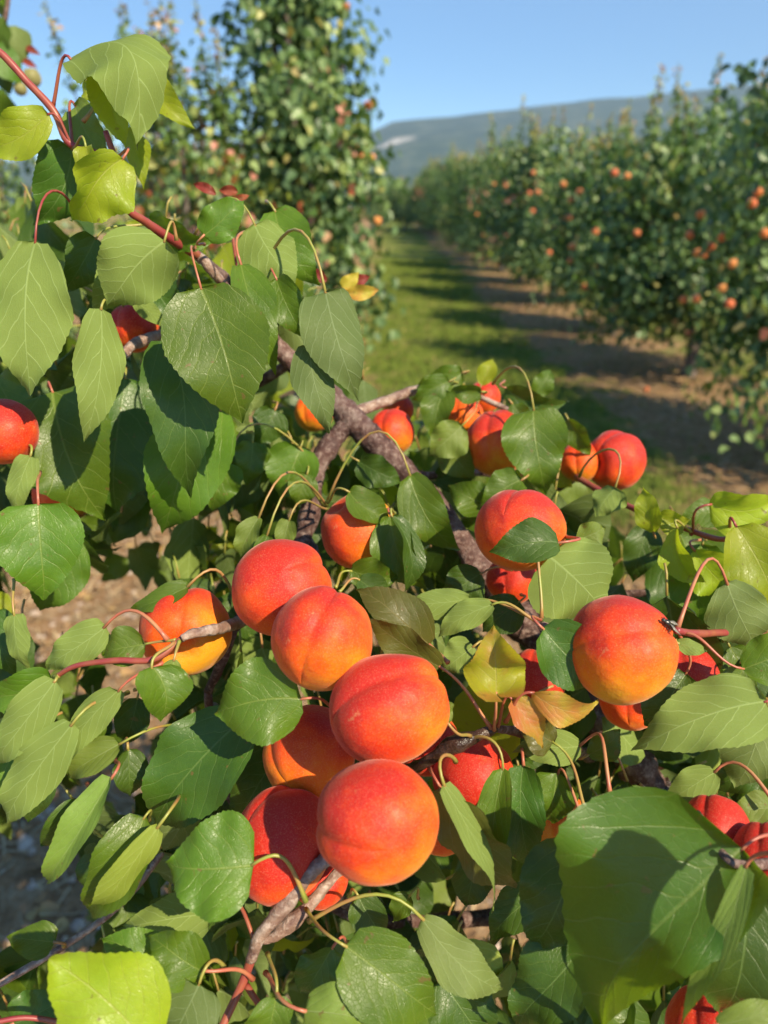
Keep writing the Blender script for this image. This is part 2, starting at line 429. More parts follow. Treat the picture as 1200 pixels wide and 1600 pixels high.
seedc = [0]
RECS = []
def bez(p0, p1, p2, p3, n):
    out = []
    for i in range(n+1):
        t = i/n; u = 1-t
        out.append(p0*u**3+p1*3*u*u*t+p2*3*u*t*t+p3*t**3)
    return out
def leaf(bx, by, tx, ty, w, z, mat='g', dz=0., roll=0., fold=.28, curl=.08, side=0., wave=.08, tipc=-.4, back=False,
         st=None, sm=None, arch=0., label=None, cup=0., asy=None):
    """bx,by base, tx,ty tip (photo px); w flat width in px; z depth of the base; dz tip depth minus base depth; st=(x,y,z) where the stalk starts"""
    seedc[0] += 1
    sd = seedc[0]*17+3
    P0 = P(bx, by, z); P1 = P(tx, ty, z+dz)
    W = w*z/F
    vd = (CAM-P0).normalized()
    ay = (P1-P0).normalized()
    n = (vd-ay*vd.dot(ay)).normalized()
    n = Matrix.Rotation(R(roll), 3, ay) @ n
    V, Fs, UV = leaf_geo(P0, P1, W, n, fold if not back else -fold*.8, curl, side, wave, tipc, back, seed=sd, cup=cup, asy=asy)
    rec = dict(P0=P0, V=V, F=Fs, UV=UV, mat=mat, label=label, area=w*math.hypot(tx-bx, ty-by)*(1 if 0 < tx < 1200 or 0 < bx < 1200 else .3))
    # stalk
    rg = random.Random(sd)
    if st is None:
        d = (-ay*.25 - vd*1.6 + Vector((rg.uniform(-.3, .3), rg.uniform(-.3, .3), rg.uniform(-.2, .3)))).normalized()
        S = P0 + d*rg.uniform(.022, .034)
    else:
        S = P(st[0], st[1], st[2] if len(st) > 2 else z+.02)
    D = (S-P0).length
    c1 = P0 - ay*D*.42 + UP*arch*D*.6
    c2 = S + (P0-S)*.35 + UP*arch*D*.9 + vd*D*.08
    pts = bez(P0+ay*.001, c1, c2, S, 10)
    rad = .00068 + .00022*rg.random()
    path = [(*(p-P0), rad*(.82+.05*i+(.45 if i == 10 else 0)+(.25 if i < 1 else 0))) for i, p in enumerate(pts)]
    V, Fs = tube_geo(path, 7)
    if sm is None: sm = 'stalk' if rg.random() < .4 else 'stalkr'
    rec['SV'] = V; rec['SF'] = Fs; rec['sm'] = sm
    RECS.append(rec)

# ------------------------------------------------------------------ branches of the near tree
def branch(name, pts, mat, n=8, seg=12, bump=.22, freq=130, lump=.8, label=None):
    w_ = [(*P(x, y, z), r*(.84 if mat == 'bark' else 1)) for x, y, z, r in pts]
    path = catmull(w_, n)
    org = Vector(path[0][:3])
    V, Fs = tube_geo([tuple(p) for p in path], seg, bump, freq, lump)
    o = meshobj(name, [v-org for v in V], Fs, M[mat], tree, org-TB)
    if label: o['label'] = label
    return o
lowp = [( *TB, .045), (*(TB+Vector((.005, -.005, .35))), .04)]
j = P(1120, 1350, .66)
path = catmull([(TB.x, TB.y, TB.z-.05, .05), (TB.x+.01, TB.y, TB.z+.3, .036), (TB.x+.02, TB.y-.02, TB.z+.55, .030), (*P(1170, 1440, .72), .025), (*P(1090, 1330, .62), .020), (*P(1010, 1225, .555), .0165)], 8)
V, Fs = tube_geo([tuple(p) for p in path], 20, .12, 60, .3)
meshobj('trunk', [v-TB for v in V], Fs, M['barkwet'], tree, Vector((0, 0, 0)))
branch('branch', [(1020, 1235, .56, .0165), (985, 1185, .55, .0150), (930, 1110, .56, .014), (860, 1030, .57, .0125), (790, 940, .575, .0115), (745, 880, .58, .0105), (690, 800, .585, .0105), (640, 745, .59, .0105), (585, 690, .59, .0125), (548, 655, .59, .0115), (500, 600, .59, .0095), (450, 560, .585, .009), (410, 510, .575, .0065), (360, 445, .55, .0045), (310, 400, .52, .0036)], 'bark', 10, 20, label='thick knobbly main branch')
branch('branch', [(550, 655, .59, .0095), (518, 692, .585, .0085), (497, 730, .58, .0078), (488, 780, .57, .0072), (470, 850, .56, .0075), (425, 915, .52, .0065), (385, 960, .47, .005), (362, 985, .45, .0048), (348, 1030, .45, .004), (325, 1080, .46, .0032)], 'bark', 9, 16)
branch('branch', [(475, 835, .565, .005), (492, 870, .56, .0055), (505, 930, .55, .005)], 'bark', 6, 12)
branch('twig', [(378, 970, .455, .0036), (358, 978, .415, .0034), (335, 984, .392, .0030), (308, 988, .386, .0027), (284, 998, .382, .0020)], 'twig', 8, 12, .25, 220, 1.2)
branch('twig', [(550, 645, .60, .005), (600, 628, .62, .0042), (648, 610, .64, .004), (700, 603, .66, .003), (760, 625, .65, .0026), (815, 650, .64, .002)], 'twig', 8, 12, .2, 200)
branch('shoot', [(900, 745, .60, .0026), (960, 780, .56, .0024), (1010, 803, .53, .0022), (1060, 822, .51, .002), (1120, 842, .49, .0018), (1155, 838, .48, .0016)], 'shoot', 8, 10, .06, 200, .3)
branch('shoot', [(310, 400, .52, .0034), (265, 372, .49, .0032), (225, 345, .47, .0027), (200, 325, .46, .0024), (185, 265, .455, .002), (165, 205, .45, .0018), (115, 235, .45, .0018)][0:6], 'shoot', 8, 10, .06, 200, .3)
branch('shoot', [(175, 245, .455, .0018), (110, 225, .45, .0022), (85, 175, .445, .0023), (40, 125, .44, .0021), (0, 82, .435, .002), (-60, 40, .43, .002)], 'shoot', 8, 10, .06, 200, .3)
branch('twig', [(310, 400, .52, .0036), (325, 415, .52, .0034), (345, 440, .53, .0030), (372, 468, .545, .0030)], 'twig', 8, 12, .3, 220, 1.5)
branch('twig', [(515, 1338, .352, .0034), (480, 1368, .350, .0034), (440, 1420, .350, .0030), (405, 1465, .350, .0030), (392, 1500, .352, .0026)], 'twig', 8, 14, .2, 200, .8)
branch('twig', [(560, 1330, .39, .0026), (520, 1372, .375, .0026), (478, 1420, .365, .0030), (430, 1462, .362, .0024), (405, 1470, .36, .002)], 'twig', 8, 14, .2, 200, .8)
branch('shoot', [(405, 1462, .352, .0024), (385, 1520, .352, .0022), (368, 1560, .35, .0020), (345, 1610, .345, .0020), (320, 1680, .34, .002)], 'shoot', 8, 10, .05, 200, .3)
branch('shoot', [(385, 1540, .352, .0016), (410, 1575, .345, .0015), (455, 1615, .335, .0015), (480, 1640, .33, .0015)], 'shoot', 8, 10, .05, 200, .3)
branch('twig', [(610, 1215, .42, .0034), (655, 1196, .385, .0030), (700, 1168, .375, .0030), (745, 1150, .375, .0028), (775, 1138, .38, .0022)], 'barkwet', 8, 12, .3, 220, 1.4)
branch('twig', [(775, 1138, .38, .0022), (840, 1150, .43, .003), (920, 1180, .53, .004)], 'bark', 8, 12, .3, 220, 1.)
branch('shoot', [(284, 998, .385, .0018), (240, 1030, .38, .0017), (180, 1032, .38, .0016), (120, 1040, .385, .0014), (86, 1058, .39, .0012)], 'shoot', 8, 10, .05, 200, .3)
branch('shoot', [(-40, 1560, .42, .0020), (30, 1520, .43, .0020), (100, 1478, .44, .002), (180, 1420, .46, .002), (240, 1350, .48, .0022), (300, 1250, .5, .0024), (335, 1100, .49, .0026)], 'twig', 8, 10, .1, 200, .3)
branch('shoot', [(-20, 1600, .34, .0012), (40, 1590, .345, .0012), (110, 1600, .35, .0012)], 'shoot', 6, 8, .05, 200, .3)
branch('twig', [(1300, 1010, .5, .003), (1160, 990, .44, .0022), (1090, 990, .40, .0020), (1056, 985, .385, .0018)], 'shoot', 8, 10, .06, 200, .3)
branch('twig', [(1300, 1360, .33, .003), (1210, 1350, .31, .0028), (1140, 1345, .30, .0022), (1090, 1270, .33, .0018)], 'bark', 8, 12, .2, 200, .8)
branch('twig', [(848, 978, .42, .0022), (862, 985, .45, .0024), (880, 1020, .5, .0028), (905, 1075, .55, .004)], 'twig', 8, 10, .2, 200, .8)

# ------------------------------------------------------------------ leaves placed one by one, nearly all in view
L = leaf
# top left shoot
L(110, 92, 208, 208, 152, .43, 'p', back=True, roll=-20, fold=.5, curl=.20, side=-.30, st=(82, 170, .447), sm='shoot', arch=.15, dz=-.02)
L(203, 92, 202, 238, 78, .44, 'y', roll=15, fold=.35, curl=.10, side=.13, st=(120, 110, .455), sm='shoot', dz=.0, tipc=.3)
L(222, 100, 300, 192, 58, .47, 'y', roll=-10, fold=.3, curl=-.05, side=.08, st=(130, 190, .45))
L(136, 122, 172, 168, 42, .48, 'y', roll=20, st=(165, 172, .47))
L(76, 178, -35, 235, 72, .44, 'y', roll=15, fold=.3, side=-.1, st=(112, 226, .45), sm='shoot', label='yellow-green leaf at the left edge')
L(118, 165, 175, 262, 62, .47, 'p', roll=15, side=.05, st=(112, 228, .455), sm='shoot')
L(192, 248, 122, 352, 118, .42, 'y', roll=-28, fold=.62, curl=.12, side=.16, wave=.07, st=(178, 250, .455), label='bright lime leaf cupped like a boat')
L(134, 228, 150, 322, 52, .425, 'y', roll=30, fold=.4, side=-.1, st=(115, 232, .45), sm='shoot')
L(196, 200, 226, 290, 52, .46, 'y', roll=-25, fold=.4, st=(182, 215, .455))
L(112, 232, 60, 352, 105, .47, 'd', roll=-18, fold=.25, side=-.05, st=(118, 228, .455))
L(55, 378, 46, 618, 128, .42, 'p', back=True, roll=20, fold=.22, side=.02, curl=.03, st=(118, 331, .46), sm='shoot', arch=.5, tipc=-.1)
L(258, 377, 172, 482, 128, .425, 'p', back=True, roll=-12, fold=.25, side=.10, curl=.06, st=(276, 376, .437), sm='stalk', arch=1.3)
L(314, 450, 374, 658, 168, .42, 'g', roll=5, fold=.13, curl=.05, side=-.02, wave=.03, st=(305, 385, .5), sm='stalkr')
L(158, 482, 136, 690, 78, .425, 'p', back=True, roll=-15, fold=.25, side=-.05, curl=.03, st=(195, 470, .45), sm='stalk')
L(262, 530, 284, 778, 118, .46, 'd', roll=12, fold=.28, side=-.07, wave=.06)
L(376, 412, 436, 578, 74, .45, 'g', roll=-24, fold=.4, side=.09, st=(400, 352, .5), sm='stalkr')
L(318, 368, 381, 308, 62, .44, 'g', roll=-8, fold=.25, side=.06, curl=.05)
L(398, 352, 462, 448, 104, .47, 'p', back=True, roll=-15, fold=.3, side=.08, curl=.1, st=(300, 372, .5), arch=.4)
L(430, 330, 498, 440, 90, .50, 'g', roll=-12, fold=.3, side=.1)
L(432, 436, 480, 532, 64, .46, 'g', roll=15, fold=.3, side=.05)
L(508, 456, 563, 622, 106, .43, 'd', back=True, roll=-18, fold=.25, side=.08, curl=.05, st=(412, 425, .48), sm='stalk', arch=.55)
L(485, 536, 522, 672, 72, .43, 'd', back=True, roll=-12, fold=.3, side=.06, st=(512, 530, .46), sm='stalk')
L(205, 378, 142, 490, 74, .45, 'p', back=True, roll=-5, fold=.3, side=-.06, st=(240, 372, .48))
L(150, 372, 100, 462, 76, .47, 'd', roll=-15, st=(225, 350, .48))
L(235, 345, 330, 385, 60, .5, 'g', roll=30, st=(222, 342, .48))
L(82, 612, 158, 812, 168, .50, 'g', roll=8, fold=.2, side=.02, wave=.05, curl=.07)
L(196, 590, 178, 802, 175, .53, 'd', roll=-5, fold=.2, wave=.05)
L(345, 640, 262, 842, 128, .50, 'g', roll=-10, fold=.3, side=.1, wave=.06)
L(60, 787, 72, 940, 142, .42, 'g', roll=0, fold=.18, curl=.04, wave=.04, st=(62, 738, .46), sm='stalkr')
L(48, 712, 22, 812, 46, .45, 'p', back=True, roll=20)
L(-5, 590, 60, 690, 90, .52, 'g', roll=10)
L(22, 960, 40, 1050, 44, .42, 'p', back=True, roll=30, st=(22, 905, .43), sm='stalkr')
L(-12, 955, 20, 1060, 60, .45, 'd', roll=10)
L(110, 840, 60, 960, 90, .52, 'g')
L(215, 400, 300, 520, 90, .53, 'd', roll=10)
L(210, 470, 262, 512, 30, .5, 'p', back=True)
# centre right cluster
L(722, 582, 645, 603, 54, .62, 'g', roll=15, fold=.4, side=-.12)
L(702, 596, 643, 628, 44, .60, 'g', roll=-15, fold=.3, side=.08)
L(694, 610, 676, 690, 56, .60, 'g', roll=10, st=(725, 600, .63))
L(752, 612, 702, 612, 40, .60, 'g', roll=-20, fold=.5)
L(722, 665, 672, 712, 66, .58, 'p', roll=-10, st=(748, 625, .62), sm='stalk')
L(752, 602, 772, 560, 32, .64, 'y')
L(834, 640, 856, 774, 104, .55, 'g', roll=-6, fold=.25, side=.02, curl=.04, st=(770, 600, .62), sm='stalk', arch=.3)
L(790, 606, 890, 632, 52, .60, 'd', roll=25, fold=.35, side=.08)
L(832, 618, 862, 576, 36, .63, 'g', roll=10)
L(800, 630, 835, 672, 36, .60, 'g')
L(888, 655, 922, 712, 42, .6, 'g', roll=20)
L(700, 690, 740, 750, 60, .60, 'p', roll=15)
L(680, 750, 745, 735, 50, .62, 'd')
L(962, 762, 930, 806, 58, .52, 'p', back=True, roll=20, fold=.4, st=(905, 745, .58), sm='stalkr', arch=.5)
L(1022, 832, 1003, 762, 44, .50, 'y', roll=-20, st=(1012, 805, .53))
L(1030, 806, 1082, 812, 44, .50, 'y', roll=10, side=.15, st=(1045, 818, .51))
L(1110, 788, 1222, 778, 84, .47, 'y', roll=22, fold=.4, side=.08, wave=.08, st=(1080, 835, .505), sm='shoot')
L(1150, 822, 1212, 965, 112, .45, 'y', roll=-18, fold=.4, wave=.08, st=(1140, 838, .485), sm='shoot')
L(1058, 824, 1100, 915, 62, .475, 'y', roll=25, fold=.5, side=.1, st=(1080, 830, .5))
L(1130, 800, 1060, 812, 52, .53, 'g', roll=20, fold=.3)
L(1098, 850, 1098, 1010, 104, .51, 'g', roll=8, fold=.3, wave=.06)
L(1136, 912, 1185, 1015, 98, .425, 'g', roll=-8, fold=.25, side=.05, back=True, st=(1058, 984, .392), sm='stalkr', arch=.35)
L(1012, 822, 985, 910, 60, .56, 'd')
L(1030, 870, 1070, 990, 80, .56, 'd')
L(640, 742, 716, 864, 76, .50, 'g', roll=5, fold=.2, side=.05, curl=.04, st=(512, 782, .53), sm='stalk', arch=.7)
L(610, 806, 664, 925, 84, .47, 'g', roll=20, fold=.5, side=.08, wave=.06)
L(612, 806, 640, 930, 52, .455, 'd', roll=-45, fold=.4, side=-.06)
L(545, 768, 614, 810, 58, .47, 'g', roll=-20, fold=.3, side=.12, curl=.1, st=(512, 785, .5), sm='stalk')
L(560, 720, 628, 755, 56, .54, 'd', roll=10)
L(480, 740, 462, 790, 50, .55, 'g')
L(765, 790, 700, 760, 60, .55, 'g', roll=-10, st=(790, 760, .57))
L(815, 750, 750, 790, 60, .54, 'g', roll=10)
L(660, 860, 600, 905, 60, .52, 'd')
L(548, 892, 622, 905, 62, .46, 'g', roll=10, fold=.3, st=(524, 918, .44), sm='stalk')
L(560, 905, 612, 938, 46, .44, 'd', roll=-10, st=(530, 925, .43))
L(874, 848, 766, 862, 72, .395, 'd', roll=10, fold=.25, side=.04, curl=.09, st=(884, 838, .45), sm='stalkr')
L(856, 868, 950, 962, 150, .43, 'p', back=True, roll=-10, fold=.16, side=-.02, curl=.06, st=(846, 966, .415), sm='stalk', arch=.2)
L(900, 845, 948, 825, 50, .46, 'p', roll=20)
L(848, 982, 950, 1080, 104, .37, 'd', roll=4, fold=.2, side=.03, curl=.05, st=(845, 968, .41), sm='stalkr')
L(735, 936, 628, 948, 52, .43, 'p', back=True, roll=12, fold=.25, st=(838, 968, .415), sm='stalk')
L(770, 944, 682, 992, 48, .42, 'p', back=True, roll=10, fold=.25, st=(838, 970, .415), sm='stalk')
L(752, 896, 690, 935, 70, .47, 'd', roll=-10, st=(800, 890, .5))
L(812, 940, 752, 985, 70, .46, 'd', roll=10)
L(775, 1084, 772, 982, 98, .36, 'q', roll=8, fold=.25, wave=.30, cup=.1, st=(772, 1140, .375), sm='stalkr', label='crinkled yellow-green leaf with orange edges')
L(832, 1082, 938, 1106, 54, .36, 'o', roll=28, fold=.2, side=.12, wave=.1, curl=.12, st=(790, 1128, .37), sm='shoot', label='pinkish orange leaf curling at the tip')
L(800, 1092, 856, 1168, 56, .365, 'o', roll=-25, fold=.4, st=(778, 1135, .375), sm='shoot', label='small orange leaf hanging down')
L(672, 1008, 563, 915, 84, .395, 'b', roll=18, fold=.25, side=-.05, st=(700, 1035, .38), sm='stalkr')
L(688, 1042, 572, 972, 70, .375, 'b', roll=-26, fold=.3, side=.06, st=(768, 1138, .375), sm='stalkr', label='bronze-brown folded leaf')
L(740, 1010, 690, 1050, 60, .42, 'p', back=True)
L(700, 1130, 672, 1090, 46, .35, 'p', roll=25, st=(735, 1150, .37), sm='stalk')
# left centre
L(472, 1092, 332, 1118, 134, .36, 'g', roll=-4, fold=.14, side=.06, curl=.04, st=(520, 1104, .385), sm='stalkr')
L(385, 1120, 226, 1302, 150, .40, 'd', roll=14, fold=.3, side=.02, curl=.05, wave=.05)
L(440, 1170, 365, 1290, 110, .43, 'd', roll=15, fold=.3, side=-.05)
L(396, 1352, 254, 1350, 158, .335, 'g', roll=2, fold=.2, side=-.02, curl=.05, wave=.05, st=(478, 1408, .345), sm='stalk', arch=.5)
L(330, 1428, 184, 1448, 80, .37, 'p', back=True, roll=10, fold=.18, st=(400, 1478, .352), sm='shoot', arch=.6)
L(225, 1278, 118, 1432, 98, .37, 'g', roll=22, fold=.45, side=-.12, wave=.05)
L(247, 1292, 142, 1434, 62, .355, 'y', back=True, roll=-35, fold=.2, side=.05, st=(283, 1238, .415))
L(175, 1215, 52, 1392, 62, .38, 'p', roll=28, fold=.4, side=-.1, wave=.06)
L(112, 1132, -8, 1302, 84, .375, 'p', back=True, roll=10, fold=.25, side=.04, curl=.04, st=(200, 1082, .425), sm='stalk')
L(86, 1064, -22, 1205, 72, .38, 'p', back=True, roll=10, fold=.3, side=-.02, sm='stalk', st=(86, 1057, .388))
L(84, 1060, -30, 1085, 76, .39, 'g', roll=-15, fold=.3, side=-.08, st=(92, 1056, .388))
L(164, 980, 64, 1048, 62, .395, 'p', back=True, roll=8, fold=.25, side=-.04, st=(262, 1000, .385), sm='stalkr', arch=.35)
L(228, 1006, 156, 1022, 66, .39, 'g', roll=10, fold=.2, curl=.1, st=(275, 1000, .385), sm='stalkr')
L(237, 1042, 252, 1130, 94, .37, 'g', roll=-14, fold=.45, side=-.1, curl=.1, st=(272, 1004, .383), sm='stalk')
L(272, 1030, 262, 1078, 34, .375, 'p', back=True, roll=-10, st=(280, 1002, .383), sm='stalk')
L(186, 1078, 98, 1198, 56, .385, 'p', back=True, roll=14, fold=.3, side=.05, st=(255, 1035, .39))
L(188, 1162, 100, 1215, 60, .39, 'p', roll=20, fold=.4, st=(305, 1128, .45), sm='stalk')
L(200, 1170, 205, 1248, 56, .41, 'd', roll=-10)
L(295, 916, 196, 952, 42, .42, 'g', roll=25, fold=.35, side=-.1, st=(378, 962, .45), sm='stalk', arch=.5)
L(235, 1640, 78, 1496, 172, .30, 'y', roll=-12, fold=.22, side=.05, curl=.08, tipc=.1, st=(300, 1700, .34), label='large bright yellow-green leaf at the bottom left corner')
L(86, 1472, 8, 1462, 56, .41, 'g', roll=10, fold=.3, st=(100, 1478, .43))
L(20, 1600, 100, 1560, 84, .37, 'd', roll=0)
L(250, 1525, 160, 1462, 82, .34, 'g', roll=10, fold=.25)
L(318, 1518, 232, 1462, 86, .335, 'g', roll=-12, fold=.3, st=(395, 1530, .35), sm='stalkr', arch=.3)
L(312, 1536, 262, 1640, 110, .33, 'd', roll=8, back=True, st=(350, 1510, .345), sm='stalk', arch=.5)
# bottom centre and right
L(540, 1478, 690, 1594, 132, .33, 'g', roll=2, fold=.15, side=-.03, curl=.04, wave=.04, st=(478, 1420, .36), sm='stalk', arch=-.1)
L(476, 1580, 592, 1606, 78, .32, 'p', roll=-12, fold=.25, st=(415, 1520, .35), sm='stalkr')
L(432, 1556, 420, 1640, 88, .33, 'g', roll=5, st=(418, 1490, .352), sm='stalk')
L(660, 1436, 796, 1546, 78, .35, 'g', roll=-16, fold=.3, side=.10, wave=.08, curl=.05, back=True, st=(482, 1440, .36), sm='stalk', arch=.2)
L(690, 1530, 760, 1640, 110, .38, 'd', roll=5)
L(693, 1226, 798, 1416, 62, .34, 'p', back=True, roll=-58, fold=.1, side=.03, curl=.02, wave=.03, st=(712, 1190, .37), sm='stalk', arch=.3)
L(688, 1230, 796, 1412, 112, .352, 'b', roll=45, fold=.1, side=.0, curl=.03)
L(786, 1200, 778, 1385, 62, .36, 'g', roll=14, fold=.35, side=.06, wave=.05, st=(735, 1155, .375), sm='stalk', arch=.4)
L(818, 1195, 836, 1372, 80, .385, 'd', roll=-8, fold=.3, side=.04)
L(908, 1166, 802, 1168, 60, .40, 'p', back=True, roll=15, fold=.25, st=(955, 1250, .37), sm='stalkr', arch=.7)
L(918, 1180, 972, 1142, 48, .42, 'g', roll=20)
L(872, 1208, 858, 1290, 84, .39, 'g', roll=10, st=(915, 1290, .37), sm='stalkr')
L(865, 1160, 812, 1130, 60, .39, 'b', roll=0, st=(918, 1275, .365), sm='stalkr')
L(1196, 1096, 990, 1168, 122, .36, 'p', back=True, roll=14, fold=.2, side=.05, curl=.05, st=(1240, 1110, .36), sm='shoot')
L(1072, 1052, 1008, 1135, 98, .40, 'd', roll=-10, fold=.25, st=(1060, 985, .39), sm='stalkr')
L(1118, 1206, 1036, 1256, 56, .38, 'p', back=True, roll=5, fold=.2, st=(1215, 1262, .36), sm='stalkr', arch=.35)
L(1192, 1120, 1150, 1235, 100, .40, 'g', roll=-10, fold=.3, back=True)
L(1160, 1046, 1250, 1010, 90, .38, 'g', roll=10, st=(1068, 990, .39), sm='stalkr', arch=.3)
L(1162, 1042, 1130, 1125, 60, .41, 'g', roll=-10)
L(1222, 1180, 1110, 1230, 90, .42, 'd', roll=10)
L(1210, 1262, 1140, 1270, 56, .37, 'p', roll=10)
L(1058, 1005, 1108, 1018, 26, .385, 'p', roll=-10, back=True, sm='stalkr', st=(1054, 1000, .385))
L(1160, 1326, 896, 1612, 310, .305, 'D', roll=6, fold=.62, side=.02, curl=.05, wave=.09, tipc=-.8, asy=.38, st=(1240, 1300, .315), sm='stalkr', label='largest dark leaf in the lower right corner')
L(1166, 1352, 1040, 1598, 44, .293, 'p', roll=20, fold=.15, side=-.10, curl=.03, wave=.03, st=(1215, 1330, .28), sm='stalkr')
L(1620, 1350, 1420, 1600, 360, .206, 'g', st=(1640, 1300, .24))  # unseen leaf right of the frame, added to shade the largest dark leaf
L(910, 1318, 832, 1492, 140, .35, 'd', roll=-8, fold=.2, curl=.06)
L(905, 1486, 796, 1606, 120, .35, 'd', roll=14, fold=.3, side=-.05)
L(1168, 1386, 1130, 1600, 190, .325, 'd', roll=-12, fold=.2, back=False, st=(1215, 1325, .33), sm='stalkr')
L(1120, 1602, 1230, 1575, 50, .29, 'p', roll=10)

L(356, 722, 330, 800, 72, .52, 'g', roll=10, st=(492, 728, .57), sm='stalk', arch=.4)
L(405, 808, 372, 872, 46, .47, 'p', roll=20, fold=.4, st=(505, 790, .55), sm='stalk', arch=.3)
L(418, 835, 384, 918, 42, .46, 'g', roll=-20, fold=.4, st=(512, 792, .54), sm='stalk', arch=.3)
L(452, 812, 436, 866, 38, .48, 'p', roll=10, st=(514, 795, .54), sm='stalk')
L(470, 698, 436, 782, 90, .56, 'g', roll=10)
L(395, 690, 385, 760, 60, .55, 'g', roll=-15)
L(430, 640, 400, 700, 60, .56, 'd', roll=-15)
L(1085, 860, 1150, 930, 80, .50, 'y', roll=10)
L(1140, 1010, 1170, 1080, 70, .45, 'g', roll=-20)
L(20, 1175, -20, 1260, 60, .42, 'g', roll=10)
L(150, 1110, 120, 1180, 52, .42, 'g', roll=-10)
L(60, 1195, 40, 1290, 70, .42, 'd', roll=10)
L(215, 1090, 195, 1165, 60, .43, 'd', roll=10)
L(130, 1250, 62, 1330, 60, .40, 'd', roll=-15)
L(300, 1385, 330, 1450, 70, .42, 'd', roll=10)
L(560, 1400, 600, 1470, 60, .40, 'd', roll=10)
L(520, 1480, 470, 1560, 80, .39, 'd', roll=-20)
L(840, 1395, 760, 1470, 70, .40, 'd', roll=10)
L(640, 1400, 610, 1440, 40, .40, 'g', roll=20)
L(745, 1340, 730, 1420, 70, .42, 'd', roll=-10)
L(590, 1440, 570, 1500, 60, .41, 'd', roll=10)

# inner twigs behind the leaves
for a in ([(640, 745, .60, .004), (760, 740, .66, .0032), (850, 770, .68, .003), (905, 745, .62, .0026)],
          [(450, 570, .60, .005), (330, 640, .66, .004), (200, 700, .70, .0035), (40, 760, .7, .003), (-120, 820, .7, .003)],
          [(325, 1080, .47, .0034), (340, 1200, .5, .0034), (420, 1330, .5, .004), (560, 1430, .55, .005), (800, 1430, .62, .008), (1060, 1380, .64, .012)],
          [(800, 950, .58, .005), (960, 930, .6, .004), (1120, 930, .56, .0035), (1300, 1010, .5, .003)],
          [(560, 1430, .55, .004), (520, 1390, .45, .0035), (505, 1350, .39, .003)],
          [(150, 560, .50, .002), (185, 560, .51, .0034), (215, 535, .53, .0036), (280, 520, .56, .004), (400, 520, .58, .004)]):
    branch('twig', a, 'twig' if a[0][0] == 150 else 'bark', 8, 10, .2, 160, .8)

# ------------------------------------------------------------------ apricots
def apricot_geo(r, seed, stem, sut, blush, bias, squash=(1, 1, 1), nseg=110, nring=56, amp=1.0):
    rg = random.Random(seed)
    Z = stem.normalized(); X = (sut-Z*sut.dot(Z)).normalized(); Y = Z.cross(X)
    off = Vector((rg.uniform(0, 50), rg.uniform(0, 50), rg.uniform(0, 50)))
    V = []; B = []
    for i in range(nring+1):
        th = math.pi*i/nring
        for k in range(nseg if 0 < i < nring else 1):
            ph = 2*math.pi*k/nseg
            sx, sy, sz = math.sin(th)*math.cos(ph), math.sin(th)*math.sin(ph), math.cos(th)
            dph = math.atan2(math.sin(ph), math.cos(ph))      # angle from the suture
            rr = 1.0
            rr -= .048*math.exp(-(dph/.085)**2)*math.sin(th)**.5*(.45+.55*(1-i/nring))+.04*math.exp(-(dph/.28)**2)*math.sin(th)   # suture groove
            rr += .022*math.exp(-((abs(dph)-.42)/.26)**2)*math.sin(th)
            rr -= .20*math.exp(-(th/.30)**2)                                   # stem cavity
            rr += .05*math.exp(-((th-.62)/.28)**2)
            rr += .020*math.exp(-((math.pi-th)/.10)**2) - .028*math.exp(-((math.pi-th)/.35)**2)      # small tip
            q = Vector((sx, sy, sz))
            rr += .036*noise.noise(q*1.3+off)+.008*noise.noise(q*4+off)
            p = (X*sx*squash[0]+Y*sy*squash[1]+Z*sz*squash[2])*rr*r
            V.append(p)
            nb = (X*sx+Y*sy+Z*sz)
            bb = .5+.50*nb.dot(blush)*amp+bias+.30*noise.noise(nb*1.5+off)+.12*noise.noise(nb*4+off)
            B.append(bb)
    Fs = []
    def idx(i, k):
        if i == 0: return 0
        if i == nring: return 1+(nring-1)*nseg
        return 1+(i-1)*nseg+k % nseg
    for i in range(nring):
        for k in range(nseg):
            a, b_, c_, d_ = idx(i, k), idx(i+1, k), idx(i+1, k+1), idx(i, k+1)
            if i == 0: Fs.append((a, b_, c_))
            elif i == nring-1: Fs.append((a, b_, d_))
            else: Fs.append((a, b_, c_, d_))
    return V, Fs, B
ai = [0]
APR = []
def apricot(px, py, rpx, z, label, stem=(.3, .3, -.9), sut=(0, 1, .4), blush=(-.5, .8, .2), bias=.12, sq=(1, 1, 1), amp=1.0):
    ai[0] += 1
    r = rpx*z/F
    loc = P(px, py, z)
    V, Fs, B = apricot_geo(r, ai[0]*7, camv(*stem), camv(*sut), camv(*blush), bias, sq, amp=amp)
    o = meshobj('apricot', V, Fs, M['apricot'], None, loc, attrs={'blush': B})
    APR.append((loc, r))
    return tag(o, label, 'apricot', 'ripe apricots on the near tree')
A = apricot
A(440, 918, 76, .405, 'red apricot uppermost in the hanging cluster, shadowed along its lower right side', (-.1, -.4, -.8), (.8, .6, .3), (-.3, .6, .3), .22, (1.03, 1.0, .93))
A(503, 1000, 82, .362, 'tall oval apricot with a vertical crease, red above and yellow-orange below, second in the cluster', (.35, .75, -.45), (.0, .5, .9), (-.5, .8, .0), .17, (1.10, .97, .94))
A(607, 1107, 90, .345, 'wide red apricot in the cluster centre, yellow at lower right beside a small pale leaf', (.88, .2, -.25), (.2, .8, .6), (-.6, .55, .25), .22, (.93, .95, 1.05))
A(484, 1178, 72, .398, 'orange-yellow apricot half hidden between three others, its lower half in shade', (.3, .4, -.8), (-.8, .5, .3), (.2, .8, .2), -.06)
A(590, 1283, 93, .312, 'largest apricot at the bottom of the cluster with a crease running left from its tip', (-.22, .08, -.97), (-1, .02, .1), (-.6, .6, .2), .15, (1.04, .99, .97))
